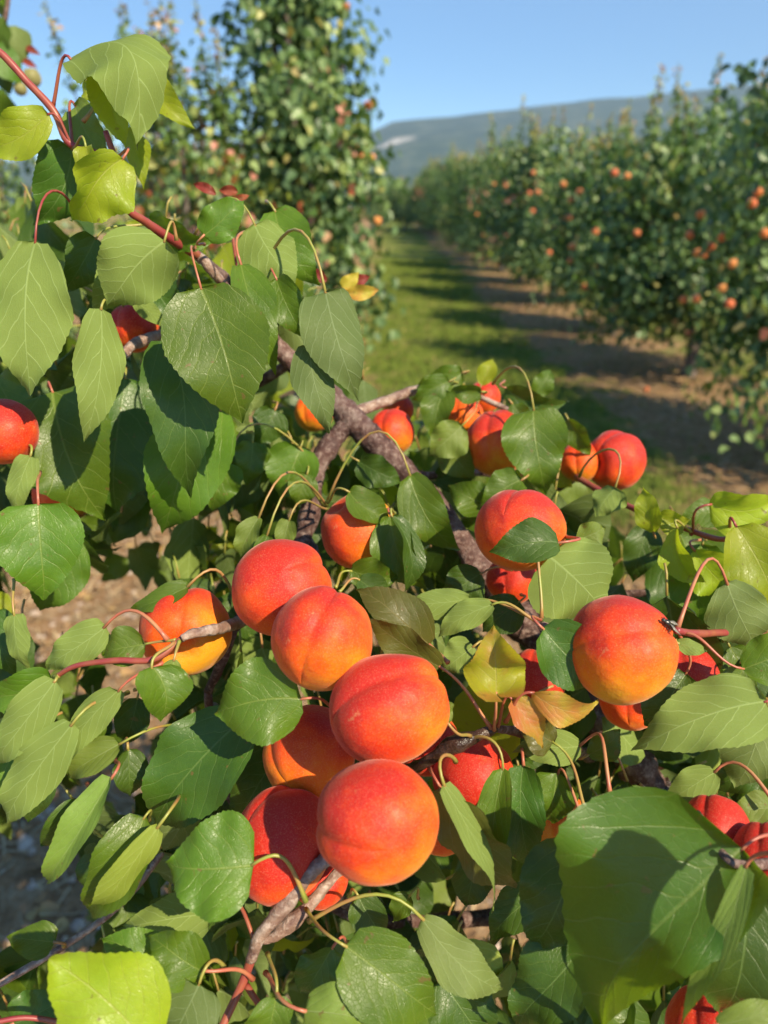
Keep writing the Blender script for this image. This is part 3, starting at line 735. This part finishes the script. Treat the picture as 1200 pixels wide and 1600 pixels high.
A(440, 1318, 80, .368, 'bright red apricot at the cluster lower left behind a large leaf and grey twig', (.6, -.35, -.45), (-.5, .8, .3), (-.3, .4, .5), .30, (1.1, .95, .95))
A(740, 1215, 64, .415, 'red apricot right of the cluster, crossed by thin curling stalks', (-.2, .4, -.8), (.6, .6, .5), (-.2, .3, .5), .22)
A(668, 1160, 50, .432, 'dark red apricot in shade behind the spur right of the cluster', (.2, .4, -.8), (.6, .6, .5), (-.2, .3, .5), .25)
A(690, 1288, 46, .40, 'shaded orange apricot peeping out at the right edge of the largest one', (.2, .4, -.8), (.6, .6, .5), (0, .5, .5), -.05)
A(500, 1372, 44, .405, 'orange apricot glimpsed between two grey twigs under the cluster', (.2, .4, -.8), (.6, .6, .5), (0, .5, .5), .1)
A(290, 986, 70, .430, 'red and yellow-orange apricot left of the cluster with a knobbly spur crossing it', (.1, -.25, .9), (.1, .9, .3), (-.65, .75, 0), .02, (1, 1.02, .95), 1.25)
A(560, 830, 61, .492, 'orange apricot under a small leaf, above the hanging cluster', (-.5, .65, .3), (.2, .8, .5), (-.8, .3, .2), -.04, (.95, 1.04, .92), 1.1)
A(812, 828, 68, .452, 'large red-orange apricot right of the main branch, partly covered by a dark leaf', (.5, -.3, -.8), (-.3, .8, .5), (-.2, .85, .1), .12, (.96, 1.03, 1))
A(776, 694, 50, .60, 'red-topped apricot touching the left side of a glossy heart-shaped leaf', (.2, .7, -.5), (-.3, .8, .5), (-.1, .8, .1), .10)
A(724, 652, 32, .64, 'small orange apricot beneath the pale twig, left of the red-topped one', (.2, .7, -.5), (-.3, .8, .5), (-.1, .8, .1), -.15)
A(756, 622, 26, .68, 'small red apricot highest on the right-hand twig', (.2, .7, -.5), (-.3, .8, .5), (-.1, .8, .1), .25)
A(962, 720, 46, .62, 'round red apricot at the far right end of the twig, against the shaded grass', (-.6, -.1, .35), (-.3, .8, .5), (0, .5, .2), .32, (1.03, 1, .97), .6)
A(906, 722, 32, .62, 'orange apricot hidden behind leaves left of the round red one', (.2, .7, -.5), (-.3, .8, .5), (0, .8, .2), -.1)
A(612, 676, 36, .62, 'orange-red apricot behind the branch fork', (.2, .7, -.5), (-.3, .8, .5), (0, .8, .2), .08)
A(622, 640, 24, .66, 'small orange apricot just above the branch fork, under the pale twig', (.2, .7, -.5), (-.3, .8, .5), (.5, .5, .2), .0)
A(490, 645, 30, .72, 'orange apricot mostly covered by two dark hanging leaves', (.2, .7, -.5), (-.3, .8, .5), (.5, .5, .2), -.1)
A(968, 1014, 84, .372, 'big apricot on the right with red top, orange base and a fly on it', (.85, .05, -.05), (-.5, .4, .8), (-.1, .9, -.05), .06, (1, 1.0, .96))
A(1070, 1060, 52, .44, 'bright red apricot behind the big one that carries the fly', (.2, .5, -.5), (-.3, .8, .5), (0, .3, .5), .42, (1, 1, 1), .5)
A(985, 1092, 48, .455, 'shaded orange apricot below the big one that carries the fly', (.2, .5, -.5), (-.3, .8, .5), (0, .3, .5), -.1)
A(838, 1062, 46, .47, 'red apricot deep in shade left of the dark oval leaf', (.2, .5, -.5), (-.3, .8, .5), (0, .3, .5), .2)
A(6, 676, 50, .46, 'red apricot cut by the left edge of the picture', (.2, .7, -.5), (-.6, .6, .5), (0, .5, .2), .35, (1, 1, 1), .6)
A(100, 770, 46, .56, 'orange-red apricot under the large left leaf', (.2, .7, -.5), (-.3, .8, .5), (-.6, .5, .2), .12)
A(210, 512, 38, .56, 'orange-red apricot tucked under the pale folded leaf at upper left', (.2, .7, -.5), (-.3, .8, .5), (0, .5, .5), .12)
A(800, 905, 40, .52, 'dark red apricot in shade beneath the red-orange one by the main branch', (.2, .7, -.5), (-.3, .8, .5), (0, .5, .2), .3)
A(876, 1302, 58, .46, 'brown-orange apricot in deep shade above the largest dark leaf', (.2, .7, -.5), (-.3, .8, .5), (0, .5, .2), -.25, amp=.3)
A(1118, 1298, 52, .36, 'red apricot at the right under a pale leaf, beside the largest dark leaf', (.2, .7, -.5), (-.6, .6, .5), (0, .5, .2), .3)
A(1205, 1352, 62, .335, 'red apricot cut by the right edge beside red leaf stalks', (.2, .7, -.5), (-.6, .6, .5), (0, .5, .2), .3)
A(1112, 1618, 68, .345, 'shaded orange apricot at the bottom edge under the largest dark leaf', (.2, .7, -.5), (-.6, .6, .5), (0, .5, .2), .05)
A(1205, 1640, 62, .35, 'shaded orange-red apricot in the bottom right corner', (.2, .7, -.5), (-.6, .6, .5), (0, .5, .2), .1)
for i in range(len(APR)):
    for k in range(i):
        d = (APR[i][0]-APR[k][0]).length
        if d < (APR[i][1]+APR[k][1])*.95: print('OVERLAP', i, k, round(d/(APR[i][1]+APR[k][1]), 2))

# ------------------------------------------------------------------ the rest of the near foliage: one mass
GAPS = [(60, 920, 220, 1000), (195, 1030, 235, 1230), (-20, 1300, 115, 1490), (715, 1375, 795, 1465), (995, 845, 1035, 930),
        (600, 380, 1200, 565), (900, 565, 1200, 770)]
TOP = [(-300, 250), (-40, 250), (60, 300), (150, 330), (300, 350), (380, 380), (470, 430), (520, 520), (600, 620), (650, 640), (760, 640), (860, 650), (920, 710), (1000, 810), (1100, 840), (1250, 840), (1500, 850)]
rg = random.Random(5)
FV = []; FF = []; FU = []; FM = []
mk = ['g', 'd', 'p', 'y', 'o', 'r', 'b', 'D', 'q']
SV = []; SF = []
# the largest leaves are parts of their own; the smallest ones join the mass
RECS.sort(key=lambda q: (q['label'] is None, -q['area']))
for q in RECS[:104]:
    o = meshobj('leaf', [v-q['P0'] for v in q['V']], q['F'], M[q['mat']], tree, q['P0']-TB, uvs=q['UV'])
    if q['label']: o['label'] = q['label']
    meshobj('leaf_stalk', q['SV'], q['SF'], M[q['sm']], o)
for q in RECS[104:]:
    off = len(FV); FV += q['V']; FU += q['UV']; FF += [tuple(i+off for i in f) for f in q['F']]; FM += [mk.index(q['mat'])]*len(q['F'])
    off = len(SV); SV += [v+q['P0'] for v in q['SV']]; SF += [tuple(i+off for i in f) for f in q['SF']]
cnt = 0; tries = 0
while cnt < 1900 and tries < 40000:
    tries += 1
    px = rg.uniform(-200, 1290); py = rg.uniform(230, 1660)
    ty = np.interp(px, [a for a, _ in TOP], [b_ for _, b_ in TOP])
    if py < ty+30: continue
    if px < 640: z = rg.uniform(.56, 1.1)
    else: z = rg.uniform(.58, 1.0)
    if py > 1000: z = rg.uniform(.46, .98)
    ls = rg.uniform(.042, .072)
    c = P(px, py, z)
    rpx = ls*F/z*.30
    bad = False
    for (a, b_, c_, d_) in GAPS:
        if a-rpx < px < c_+rpx and b_-rpx < py < d_+rpx: bad = True; break
    if bad or c.z < .42: continue
    for (al, ar) in APR:
        ax_, ay_, az_ = proj(al)
        if z < az_+.02 and math.hypot(px-ax_, py-ay_) < ar*F/az_+rpx*.7: bad = True; break
    if bad: continue
    d = Vector((rg.gauss(0, .6), rg.gauss(-.1, .5), -abs(rg.gauss(.75, .4)))).normalized()
    n = Vector((rg.gauss(.1, .9), rg.gauss(-.35, .8), rg.gauss(.5, .6)))
    n = (n-d*n.dot(d)).normalized()
    if rg.random() < .25: bk = True
    else: bk = False
    Vv, Fs, UV = leaf_geo(c-d*ls*.5, c+d*ls*.5, ls*rg.uniform(.55, .9), n, rg.uniform(.1, .7)*(-1 if bk else 1), rg.uniform(0, .12), rg.uniform(-.1, .1), .07, -.3, bk, 10, 4, seed=tries, serr=0)
    off = len(FV); FV += Vv; FU += UV; FF += [tuple(i+off for i in f) for f in Fs]
    mi = rg.choices([0, 1, 2, 3], [5, 6, 1.5, .6])[0]; FM += [mi]*len(Fs)
    # its stalk
    S = c-d*ls*.5
    e = S - d*.010 + Vector((rg.uniform(-.01, .01), rg.uniform(0, .015), .008))
    tube_geo([(*S, .0009), (*((S+e)*.5+Vector((0, 0, .004))), .0008), (*e, .0009)], 5, V=SV, Fc=SF)
    cnt += 1
fo = meshobj('foliage', [v-TB for v in FV], FF, [M[k] for k in mk], tree, Vector((0, 0, 0)), uvs=FU)
fo.data.polygons.foreach_set('material_index', FM)
tag(fo, kind='stuff')
tag(meshobj('foliage_stalks', [v-TB for v in SV], SF, M['stalk'], tree, Vector((0, 0, 0))), kind='stuff')
# the fly on the big right apricot
b = NB('fly_black'); M['fly'] = b.done(b.bsdf((.02, .018, .015, 1), .3, .6))
b = NB('fly_wing'); M['wing'] = b.done(b.bsdf((.35, .33, .28, 1), .25, .6, **{'Alpha': .55}))
c0 = APR[21][0]; vd = camv(.62, .52, .58)
fp = c0 + vd*APR[21][1]*.985
fly = empty('fly', fp); fly.scale = (1.3, 1.3, 1.3); tag(fly, 'tiny black fly with clear wings on the right side of the big apricot', 'fly')
ax = (camv(-.9, .35, .1)-vd*camv(-.9, .35, .1).dot(vd)).normalized()
def ell(path): return tube_geo(path, 10)
def at(a, h): q = ax*a+vd*h; return (q.x, q.y, q.z)
V, Fs = ell([(*at(-.0042, .0012), .0002), (*at(-.0032, .0014), .0009), (*at(-.0018, .0016), .0012), (*at(-.0006, .0017), .0008), (*at(.0004, .0019), .0012), (*at(.0014, .0019), .0011), (*at(.0020, .0018), .0005), (*at(.0026, .0018), .0009), (*at(.0032, .0016), .0007), (*at(.0036, .0015), .0002)])
meshobj('body', V, Fs, M['fly'], fly)
sd = ax.cross(vd)
for s in (-1, 1):
    r0 = ax*.0008+vd*.0027+sd*s*.0004; e = ax*-.0055+vd*.0028+sd*s*.0024
    mid1 = (r0+e)*.5+sd*s*.0012; mid2 = (r0+e)*.5-sd*s*.0007
    t_ = vd*.00006
    meshobj('wing', [r0, mid1, e, mid2, r0+t_, mid1+t_, e+t_, mid2+t_], [(3, 2, 1, 0), (4, 5, 6, 7), (0, 1, 5, 4), (1, 2, 6, 5), (2, 3, 7, 6), (3, 0, 4, 7)], M['wing'], fly)
    for q in (-.0008, .0004, .0016):
        a0 = ax*q+vd*.0013+sd*s*.0008; a1 = a0+sd*s*.0014+vd*.0004; a2 = a1+sd*s*.0010-vd*.0016
        V, Fs = tube_geo([(*a0, .00013), (*a1, .00012), (*a2, .00008)], 5)
        meshobj('leg', V, Fs, M['fly'], fly)

# ------------------------------------------------------------------ orchard trees
LQ = [(0, 0), (-.36, .22), (-.42, .5), (-.25, .8), (0, 1.05), (.25, .8), (.42, .5), (.36, .22)]
def add_leaf(V, Fc, T, c, d, n, s, t):
    ax_ = d.cross(n)
    o = len(V)
    for (x, y) in LQ: V.append(c+ax_*(x*s)+d*(y*s)+n*(abs(x)*s*.45-.12*s*y*y))
    Fc.append((o, o+1, o+2, o+3)); Fc.append((o, o+3, o+4)); Fc.append((o, o+4, o+5)); Fc.append((o, o+5, o+6, o+7))
    T += [t]*8
def make_tree(seed, h, rad, nleaf, base=.5, label='', group=None, spread=1., shoots=30, leafs=.07, pale=0.0, top=.85):
    rg = random.Random(seed)
    root = empty('apricot_tree', (0, 0, 0))
    tag(root, label, 'tree', group)
    TV = []; TF = []
    fork = base
    tube_geo([tuple(x) for x in catmull([(0, 0, -.15, .085), (.01, 0, .1, .07), (.02, .01, fork, .06)], 4)], 10, .12, 14, 0, TV, TF)
    LV = []; LF = []; LT = []
    lines = []
    nl = 8
    for i in range(nl):
        a = 6.283*i/nl+rg.uniform(-.3, .3); rr = rad*rg.uniform(.45, .95)
        hh = h*rg.uniform(.58, .88)
        p = [(.02, .01, fork, .045), (rr*.45*math.cos(a), rr*.45*math.sin(a), fork+(hh-fork)*.3, .032), (rr*.8*math.cos(a), rr*.8*math.sin(a), fork+(hh-fork)*.65, .02), (rr*math.cos(a+.1)*top, rr*math.sin(a+.1)*top, hh, .008)]
        pp = [tuple(x) for x in catmull(p, 5)]
        tube_geo(pp, 7, .1, 14, 0, TV, TF)
        lines.append(pp)
    # clumps of leaves round the limbs, uneven so that gaps stay
    cl = []
    for pp in lines:
        for k in range(3, len(pp)):
            for m in range(3):
                q = Vector(pp[k][:3])
                out = Vector((q.x, q.y, 0)).normalized() if Vector((q.x, q.y, 0)).length > .01 else Vector((1, 0, 0))
                cl.append((q+out*rg.uniform(-.1, .32)*rad+Vector((rg.gauss(0, .18*spread), rg.gauss(0, .18*spread), rg.gauss(-.05, .2))), rg.uniform(.13, .28)*spread**.5))
    for _ in range(38):      # low skirts
        a = rg.uniform(0, 6.283); rr = rad*rg.uniform(.6, 1.08)
        cl.append((Vector((rr*math.cos(a), rr*math.sin(a), rg.uniform(base-.05, h*.5))), rg.uniform(.14, .27)))
    tot = sum(c_[1]**2 for c_ in cl)
    for (c_, s_) in cl:
        tone = rg.gauss(.40, .20)
        for _ in range(int(nleaf*s_**2/tot)):
            q = c_+Vector([max(-1.5, min(1.5, rg.gauss(0, 1))) for _k in range(3)])*s_*.66
            if q.z < base*.6: continue
            d = Vector((rg.gauss(0, .55), rg.gauss(0, .55), -abs(rg.gauss(.8, .4)))).normalized()
            o_ = Vector((q.x, q.y, .3))+Vector((rg.gauss(0, .5), rg.gauss(0, .5), rg.gauss(.3, .4)))
            n = (o_-d*o_.dot(d))
            if n.length < 1e-4: continue
            t = tone+rg.gauss(0, .13)+pale
            if rg.random() < .02: t = rg.uniform(.86, .97)
            add_leaf(LV, LF, LT, q, d, n.normalized(), leafs*rg.uniform(.7, 1.15), max(0, min(1, t)))
    for _ in range(shoots):
        pp = rg.choice(lines); b0 = Vector(pp[-1][:3])+Vector((rg.gauss(0, .22*spread), rg.gauss(0, .22*spread), -.1))
        ln = rg.uniform(.3, .95)*h/3.2; dr = Vector((rg.gauss(0, .14), rg.gauss(0, .14), 1))
        tube_geo([(*b0, .006), (*(b0+dr*ln*.5), .004), (*(b0+dr*ln), .002)], 5, V=TV, Fc=TF)
        for k in range(int(ln*95)):
            f = rg.random()
            q = b0+dr*ln*f+Vector((rg.gauss(0, .035), rg.gauss(0, .035), 0))*(1.3-f)
            d = Vector((rg.gauss(0, 1), rg.gauss(0, 1), rg.gauss(-.3, .5))).normalized()
            n = Vector((rg.gauss(0, .5), rg.gauss(0, .5), 1)); n = (n-d*n.dot(d)).normalized()
            t = .45+.2*f+rg.gauss(0, .1) if f < .72 else rg.uniform(.84, .99)
            add_leaf(LV, LF, LT, q, d, n, leafs*(.95-.5*f)*rg.uniform(.8, 1.1), max(0, min(1, t)))
    meshobj('trunk', TV, TF, M['trunk'], root)
    meshobj('crown', LV, LF, M['far'], root, attrs={'tint': LT})
    return root
def copy_tree(root, loc, rz, sc, label, group=None):
    r = root.copy(); C.objects.link(r); r.location = loc; r.rotation_euler = (0, 0, rz); r.scale = (sc, sc, sc); r['label'] = label
    if group: r['group'] = group
    for ch in list(root.children):
        c_ = ch.copy(); C.objects.link(c_); c_.parent = r
    return r
GR = 'orchard trees in the row right of the grass lane'
GL = 'orchard trees left of the grass lane'
ta = make_tree(11, 2.9, 1.12, 11000, .54, 'apricot tree', GR, leafs=.08, shoots=46)
tb = make_tree(23, 2.75, 1.18, 11000, .54, 'apricot tree', GR, leafs=.08, shoots=46)
tc = make_tree(37, 2.85, 1.05, 10500, .54, 'apricot tree', GR, leafs=.08, pale=.06, shoots=46)
used = set()
ORD = ['first', 'second', 'third', 'fourth', 'fifth', 'sixth', 'seventh', 'eighth', 'ninth', 'tenth', 'eleventh', 'twelfth', 'thirteenth', 'fourteenth', 'fifteenth', 'sixteenth', 'seventeenth', 'eighteenth', 'nineteenth', 'twentieth']
def place(proto, x, y, rz, sc, label, group):
    loc = Vector((x, y, gz(x, y)))
    if proto not in used:
        used.add(proto); proto.location = loc; proto.rotation_euler = (0, 0, rz); proto.scale = (sc,)*3; proto['label'] = label; proto['group'] = group
        return proto
    return copy_tree(proto, loc, rz, sc, label, group)
protos = [ta, tb, tc]
rg = random.Random(8)
right_labels = ['nearest dark green apricot tree of the right row, cut by the right edge',
                'second apricot tree of the right row, with tall reddish-tipped shoots',
                'third apricot tree of the right row, above the sunlit brown strip',
                'fourth apricot tree of the right row, half way down the lane']
y = 4.9
for i in range(14):
    lab = right_labels[i] if i < 4 else 'blurred apricot tree, ' + ORD[i] + ' down the right row counted from the right edge'
    place(protos[i % 3], 3.3+rg.uniform(-.15, .15), y, rg.uniform(0, 6.28), [.92, 1.04, .98, 1.12, 1.0, 1.1][i] if i < 6 else (.98+.02*i)*rg.uniform(.94, 1.06), lab, GR if i < 4 else 'far trees of the right row')
    y += 3.4+rg.uniform(-.2, .2)
for i, (x, yy) in enumerate([(2.6, 44), (1.2, 46.5), (4.6, 47), (-.4, 50), (3.2, 51)]):
    place(protos[i % 3], x, yy, rg.uniform(0, 6.28), rg.uniform(.95, 1.1), 'hazy apricot tree closing the lane end, ' + ['third', 'second', 'fifth', 'first', 'fourth'][i] + ' from the left there', 'trees closing the end of the lane')
tl = make_tree(51, 4.8, .46, 7000, .9, 'tall narrow apricot tree left of the lane, dotted with ripe fruit', GL, shoots=10, leafs=.082, spread=.7, pale=0.0, top=.2)
tl.location = (-.62, 6.3, gz(-.7, 6.3)); tl.rotation_euler = (0, 0, .7)
tm = make_tree(63, 2.75, .32, 2600, .6, 'lighter apricot tree with red-tipped shoots behind the near foliage, left of the tall one', GL, shoots=24, leafs=.074, pale=.26, spread=.75)
tm.location = (-1.42, 5.7, 0)
place(tc, -3.2, 5.6, 1.1, .80, 'low apricot tree at the far left behind the near foliage', GL)
for i, yy in enumerate((10.2, 14, 18, 22.5)):
    place(protos[(i+1) % 3], -1.9-.12*i, yy, rg.uniform(0, 6.28), .95, 'blurred apricot tree, ' + ORD[i] + ' behind the tall left tree in its row', 'left row trees hidden behind the tall one')

# fruit on the orchard trees
def fruit_proto():
    V, Fs, B = apricot_geo(1.0, 99, Vector((0, 0, 1)), Vector((1, 0, 0)), Vector((0, 0, 1)), 0, nseg=16, nring=10)
    me = bpy.data.meshes.new('apricot'); me.from_pydata([tuple(v) for v in V], [], Fs); me.materials.append(M['farapricot'])
    me.polygons.foreach_set('use_smooth', [True]*len(me.polygons)); return me
fm = fruit_proto()
rg = random.Random(4)
def far_fruit(px, py, z, r, label, group):
    o = bpy.data.objects.new('apricot', fm); C.objects.link(o)
    o.location = P(px, py, z); o.scale = (r,)*3; o.rotation_euler = (rg.uniform(-.4, .4), rg.uniform(-.4, .4), rg.uniform(0, 6.28))
    tag(o, label, 'apricot', group)
def fruits(pts, zf, r, where, group):
    for k, (x, yy) in enumerate(sorted(pts, key=lambda p: p[1])):
        far_fruit(x, yy, zf(x), r, ('topmost' if k == 0 else 'lowest' if k == len(pts)-1 else ORD[k]+' highest')+' small ripe apricot '+where, group)
fruits([(541, 12), (451, 8), (497, 38), (490, 55), (491, 87), (482, 99), (459, 108), (475, 120), (417, 162), (432, 222), (567, 200), (562, 245), (580, 247), (384, 228), (590, 345), (575, 165)], lambda x: 5.62, .034, 'in the crown of the tall left tree', 'apricots on the tall left tree')
fruits([(330, 143), (180, 185), (268, 215), (262, 226), (303, 207), (349, 265), (354, 252), (305, 335), (172, 178)], lambda x: 5.25, .028, 'on the lighter tree left of the tall one', 'apricots on the lighter left tree')
fruits([(995, 364), (1110, 385), (1100, 397), (1145, 412), (1090, 395), (980, 275), (1185, 300), (1095, 335), (1175, 318), (1176, 232), (1128, 370), (1078, 367), (1128, 450), (1140, 475), (1195, 365), (1068, 468), (1088, 467)], lambda x: 2.0*F/(x-600) if x < 1150 else 4.2, .028, 'on the nearest trees of the right row', 'apricots on the nearest right row trees')
fruits([(892, 312), (888, 340), (772, 288), (790, 290), (833, 270), (930, 362), (898, 385), (891, 408), (914, 448), (827, 302), (832, 330), (770, 327), (858, 395), (880, 288), (960, 270), (840, 300), (893, 385), (745, 335), (905, 300)], lambda x: 2.03*F/(x-600), .035, 'on the farther trees of the right row', 'apricots on the farther right row trees')

# out of focus leafy branch tip at the top left corner, nearer trees beyond
tn = empty('apricot_branch', P(-60, 120, 1.15))
tag(tn, 'blurred leafy branch tip with green apricots in the top left corner', 'branch')
org = tn.location.copy()
V, Fs = tube_geo([tuple(x) for x in catmull([(*(P(-160, 300, 1.15)-org), .008), (*(P(-60, 150, 1.15)-org), .005), (*(P(0, 60, 1.15)-org), .004), (*(P(20, -60, 1.15)-org), .003)], 6)], 8)
meshobj('twig', V, Fs, M['bark'], tn)
rg = random.Random(77)
for _ in range(20):
    f = rg.random(); q = P(-30+35*rg.gauss(0, 1), 20+rg.uniform(-90, 150), 1.15+rg.uniform(-.06, .06))
    d = Vector((rg.gauss(0, .5), rg.gauss(0, .3), -1)).normalized(); n = Vector((rg.gauss(.1, .3), -1, rg.gauss(.3, .3))); n = (n-d*n.dot(d)).normalized()
    V, Fs, UV = leaf_geo(q-org-d*.03, q-org+d*.03, .05, n, .25, .06, 0, .05, -.2, rg.random() < .3, 10, 4, seed=_, serr=0)
    meshobj('leaf', V, Fs, M['g' if rg.random() < .7 else 'd'], tn, uvs=UV)
for (x, yy) in [(47, 100), (52, 80)]:
    q = P(x, yy, 1.15)-org; d = Vector((.8, 0, -.4)).normalized(); n = Vector((0, -1, .4)); n = (n-d*n.dot(d)).normalized()
    V, Fs, UV = leaf_geo(q-d*.012, q+d*.012, .012, n, .3, .05, 0, .05, 0, False, 10, 4, serr=0)
    meshobj('leaf', V, Fs, M['r'], tn, uvs=UV, )
b = NB('unripe_skin'); M['unripe'] = b.done(b.bsdf((.22, .20, .06, 1), .55, .4, **{'Sheen Weight': .4}))
for (x, yy, r, lb) in [(50, 122, 14, 'larger dull green apricot on the blurred branch at the top left'), (32, 139, 10, 'smaller dull green apricot on the blurred branch at the top left')]:
    V, Fs, B = apricot_geo(r*1.15/F, x, Vector((0, 0, 1)), Vector((1, -.5, 0)), Vector((0, 0, 1)), 0, nseg=24, nring=16)
    tag(meshobj('apricot', V, Fs, M['unripe'], None, P(x, yy, 1.15)), lb, 'apricot')
# small red new leaves rising behind the near foliage
for (bx, by, tx, ty, w_, z_, m_) in [(338, 304, 303, 288, 16, .55, 'r'), (372, 300, 342, 298, 18, .56, 'r'), (362, 312, 390, 305, 14, .56, 'r'), (510, 440, 485, 425, 20, .6, 'r'), (535, 450, 560, 425, 26, .6, 'o'), (540, 458, 592, 452, 28, .6, 'o'), (545, 440, 578, 430, 22, .61, 'r')]:
    seedc[0] += 1
    P0 = P(bx, by, z_); P1 = P(tx, ty, z_); vd_ = (CAM-P0).normalized(); ay_ = (P1-P0).normalized()
    V, Fs, UV = leaf_geo(P0, P1, w_*z_/F, (vd_-ay_*vd_.dot(ay_)).normalized(), .4, .1, .05, .08, .2, False, 16, 6, seed=bx)
    o = meshobj('leaf', [v-P0 for v in V], Fs, M[m_], tree, P0-TB, uvs=UV); o['label'] = 'small reddish young leaf'
branch('shoot', [(380, 470, .58, .0016), (365, 380, .565, .0013), (360, 312, .56, .001)], 'shoot', 6, 7, 0, 1, 0)
branch('shoot', [(470, 560, .6, .002), (520, 500, .6, .0016), (537, 452, .6, .001)], 'shoot', 6, 7, 0, 1, 0)

# ------------------------------------------------------------------ ground cover
rg = random.Random(15)
V = []; Fc = []
def isgrass(x, y):
    xx = x+1.0*(noise.noise(Vector((x*.9, y*.9, 0)))*.5)
    u = ((xx+1.3+43)/4.3) % 1.0
    return abs(u-.5) < .27
for _ in range(70000):
    yy = 3.2+22*rg.random()**1.6; x = rg.uniform(-.9, 4.2)
    if not isgrass(x, yy): 
        if rg.random() > .06: continue
    h = rg.uniform(.03, .085)*(1.3 if noise.noise(Vector((x*2, yy*2, 5))) > .1 else .8); wd = rg.uniform(.002, .004)*(1+yy*.12)
    a = rg.uniform(0, 3.14); g = gz(x, yy)
    lx, ly = rg.gauss(0, .4)*h, rg.gauss(0, .4)*h
    o = len(V)
    V += [(x-wd*math.cos(a), yy-wd*math.sin(a), g-.003), (x+wd*math.cos(a), yy+wd*math.sin(a), g-.003), (x+lx, yy+ly, g+h)]
    Fc.append((o, o+1, o+2))
tag(meshobj('grass', V, Fc, M['grass']), 'short patchy green grass on the lane', 'grass', kind='stuff')
V = []; Fc = []
ico = bmesh.new(); bmesh.ops.create_icosphere(ico, subdivisions=1, radius=1)
iv = [v.co.copy() for v in ico.verts]; fi = [tuple(v.index for v in f.verts) for f in ico.faces]; ico.free()
for _ in range(5200):
    if rg.random() < .65: x = rg.uniform(-2.2, 1.0); yy = rg.uniform(.5, 4.2)
    else: x = rg.uniform(2.2, 5.0); yy = rg.uniform(3.5, 17)
    s = abs(rg.gauss(0, .006))+.002; o = len(V); g = gz(x, yy)
    sc = (s*rg.uniform(.8, 1.6), s*rg.uniform(.8, 1.4), s*rg.uniform(.4, .8)); a = rg.uniform(0, 3)
    for v in iv:
        k = 1+rg.uniform(-.2, .2)
        X, Y = v.x*sc[0]*k, v.y*sc[1]*k
        V.append((x+X*math.cos(a)-Y*math.sin(a), yy+X*math.sin(a)+Y*math.cos(a), g+v.z*sc[2]*k+sc[2]*.4))
    Fc += [tuple(i+o for i in f) for f in fi]
tag(meshobj('stones', V, Fc, M['stone'], smooth=False), 'pale pebbles and clods strewn on the bare soil', 'stones', kind='stuff')
V = []; Fc = []
for _ in range(16000):
    if rg.random() < .5: x = rg.uniform(-2.2, 1.2); yy = rg.uniform(.5, 4.5)
    else: x = rg.uniform(2.0, 5.2); yy = 3.5+rg.random()**1.4*18
    ln = rg.uniform(.02, .09); a = rg.uniform(0, 6.28); g = gz(x, yy); wd = rg.uniform(.0012, .0028)*(1+yy*.08); o = len(V)
    dx, dy = math.cos(a)*ln, math.sin(a)*ln; qx, qy = -math.sin(a)*wd, math.cos(a)*wd; h = rg.uniform(.004, .03)
    V += [(x-qx, yy-qy, g+.003), (x+qx, yy+qy, g+.005), (x+dx+qx, yy+dy+qy, g+h), (x+dx-qx, yy+dy-qy, g+h)]
    Fc.append((o, o+1, o+2, o+3))
tag(meshobj('straw', V, Fc, M['straw']), 'dry straw and cut stems lying under the trees', 'straw', kind='stuff')
V = []; Fc = []; T = []
for _ in range(1800):
    if rg.random() < .4: x = rg.uniform(-2.2, 1.2); yy = rg.uniform(.5, 4.5)
    else: x = rg.uniform(-.6, 5.0); yy = 3.0+rg.random()**1.4*16
    a = rg.uniform(0, 6.28); d = Vector((math.cos(a), math.sin(a), rg.uniform(-.1, .25))).normalized(); n = Vector((rg.gauss(0, .3), rg.gauss(0, .3), 1)); n = (n-d*n.dot(d)).normalized()
    add_leaf(V, Fc, T, Vector((x, yy, gz(x, yy)+.012)), d, n, rg.uniform(.03, .06), 0)
tag(meshobj('fallen_leaves', V, Fc, M['dead']), 'dry brown leaves scattered on the ground', 'leaves', kind='stuff')
for (px, py, lb) in [(1152, 652, 'fallen orange apricot on the brown soil under the right row'), (1010, 612, 'small fallen apricot on the tan soil patch, nearer the lane')]:
    el = PITCH+math.atan((py-800)/F); dz = 1.6/math.tan(el); zc = dz*math.cos(PITCH)+1.6*math.sin(PITCH)
    q = P(px, py, zc); q.z = gz(q.x, q.y)+.024
    o = bpy.data.objects.new('apricot', fm); C.objects.link(o); o.location = q; o.scale = (.026,)*3; o.rotation_euler = (1.2, .4, px)
    tag(o, lb, 'apricot')
print('objects', len(bpy.data.objects))
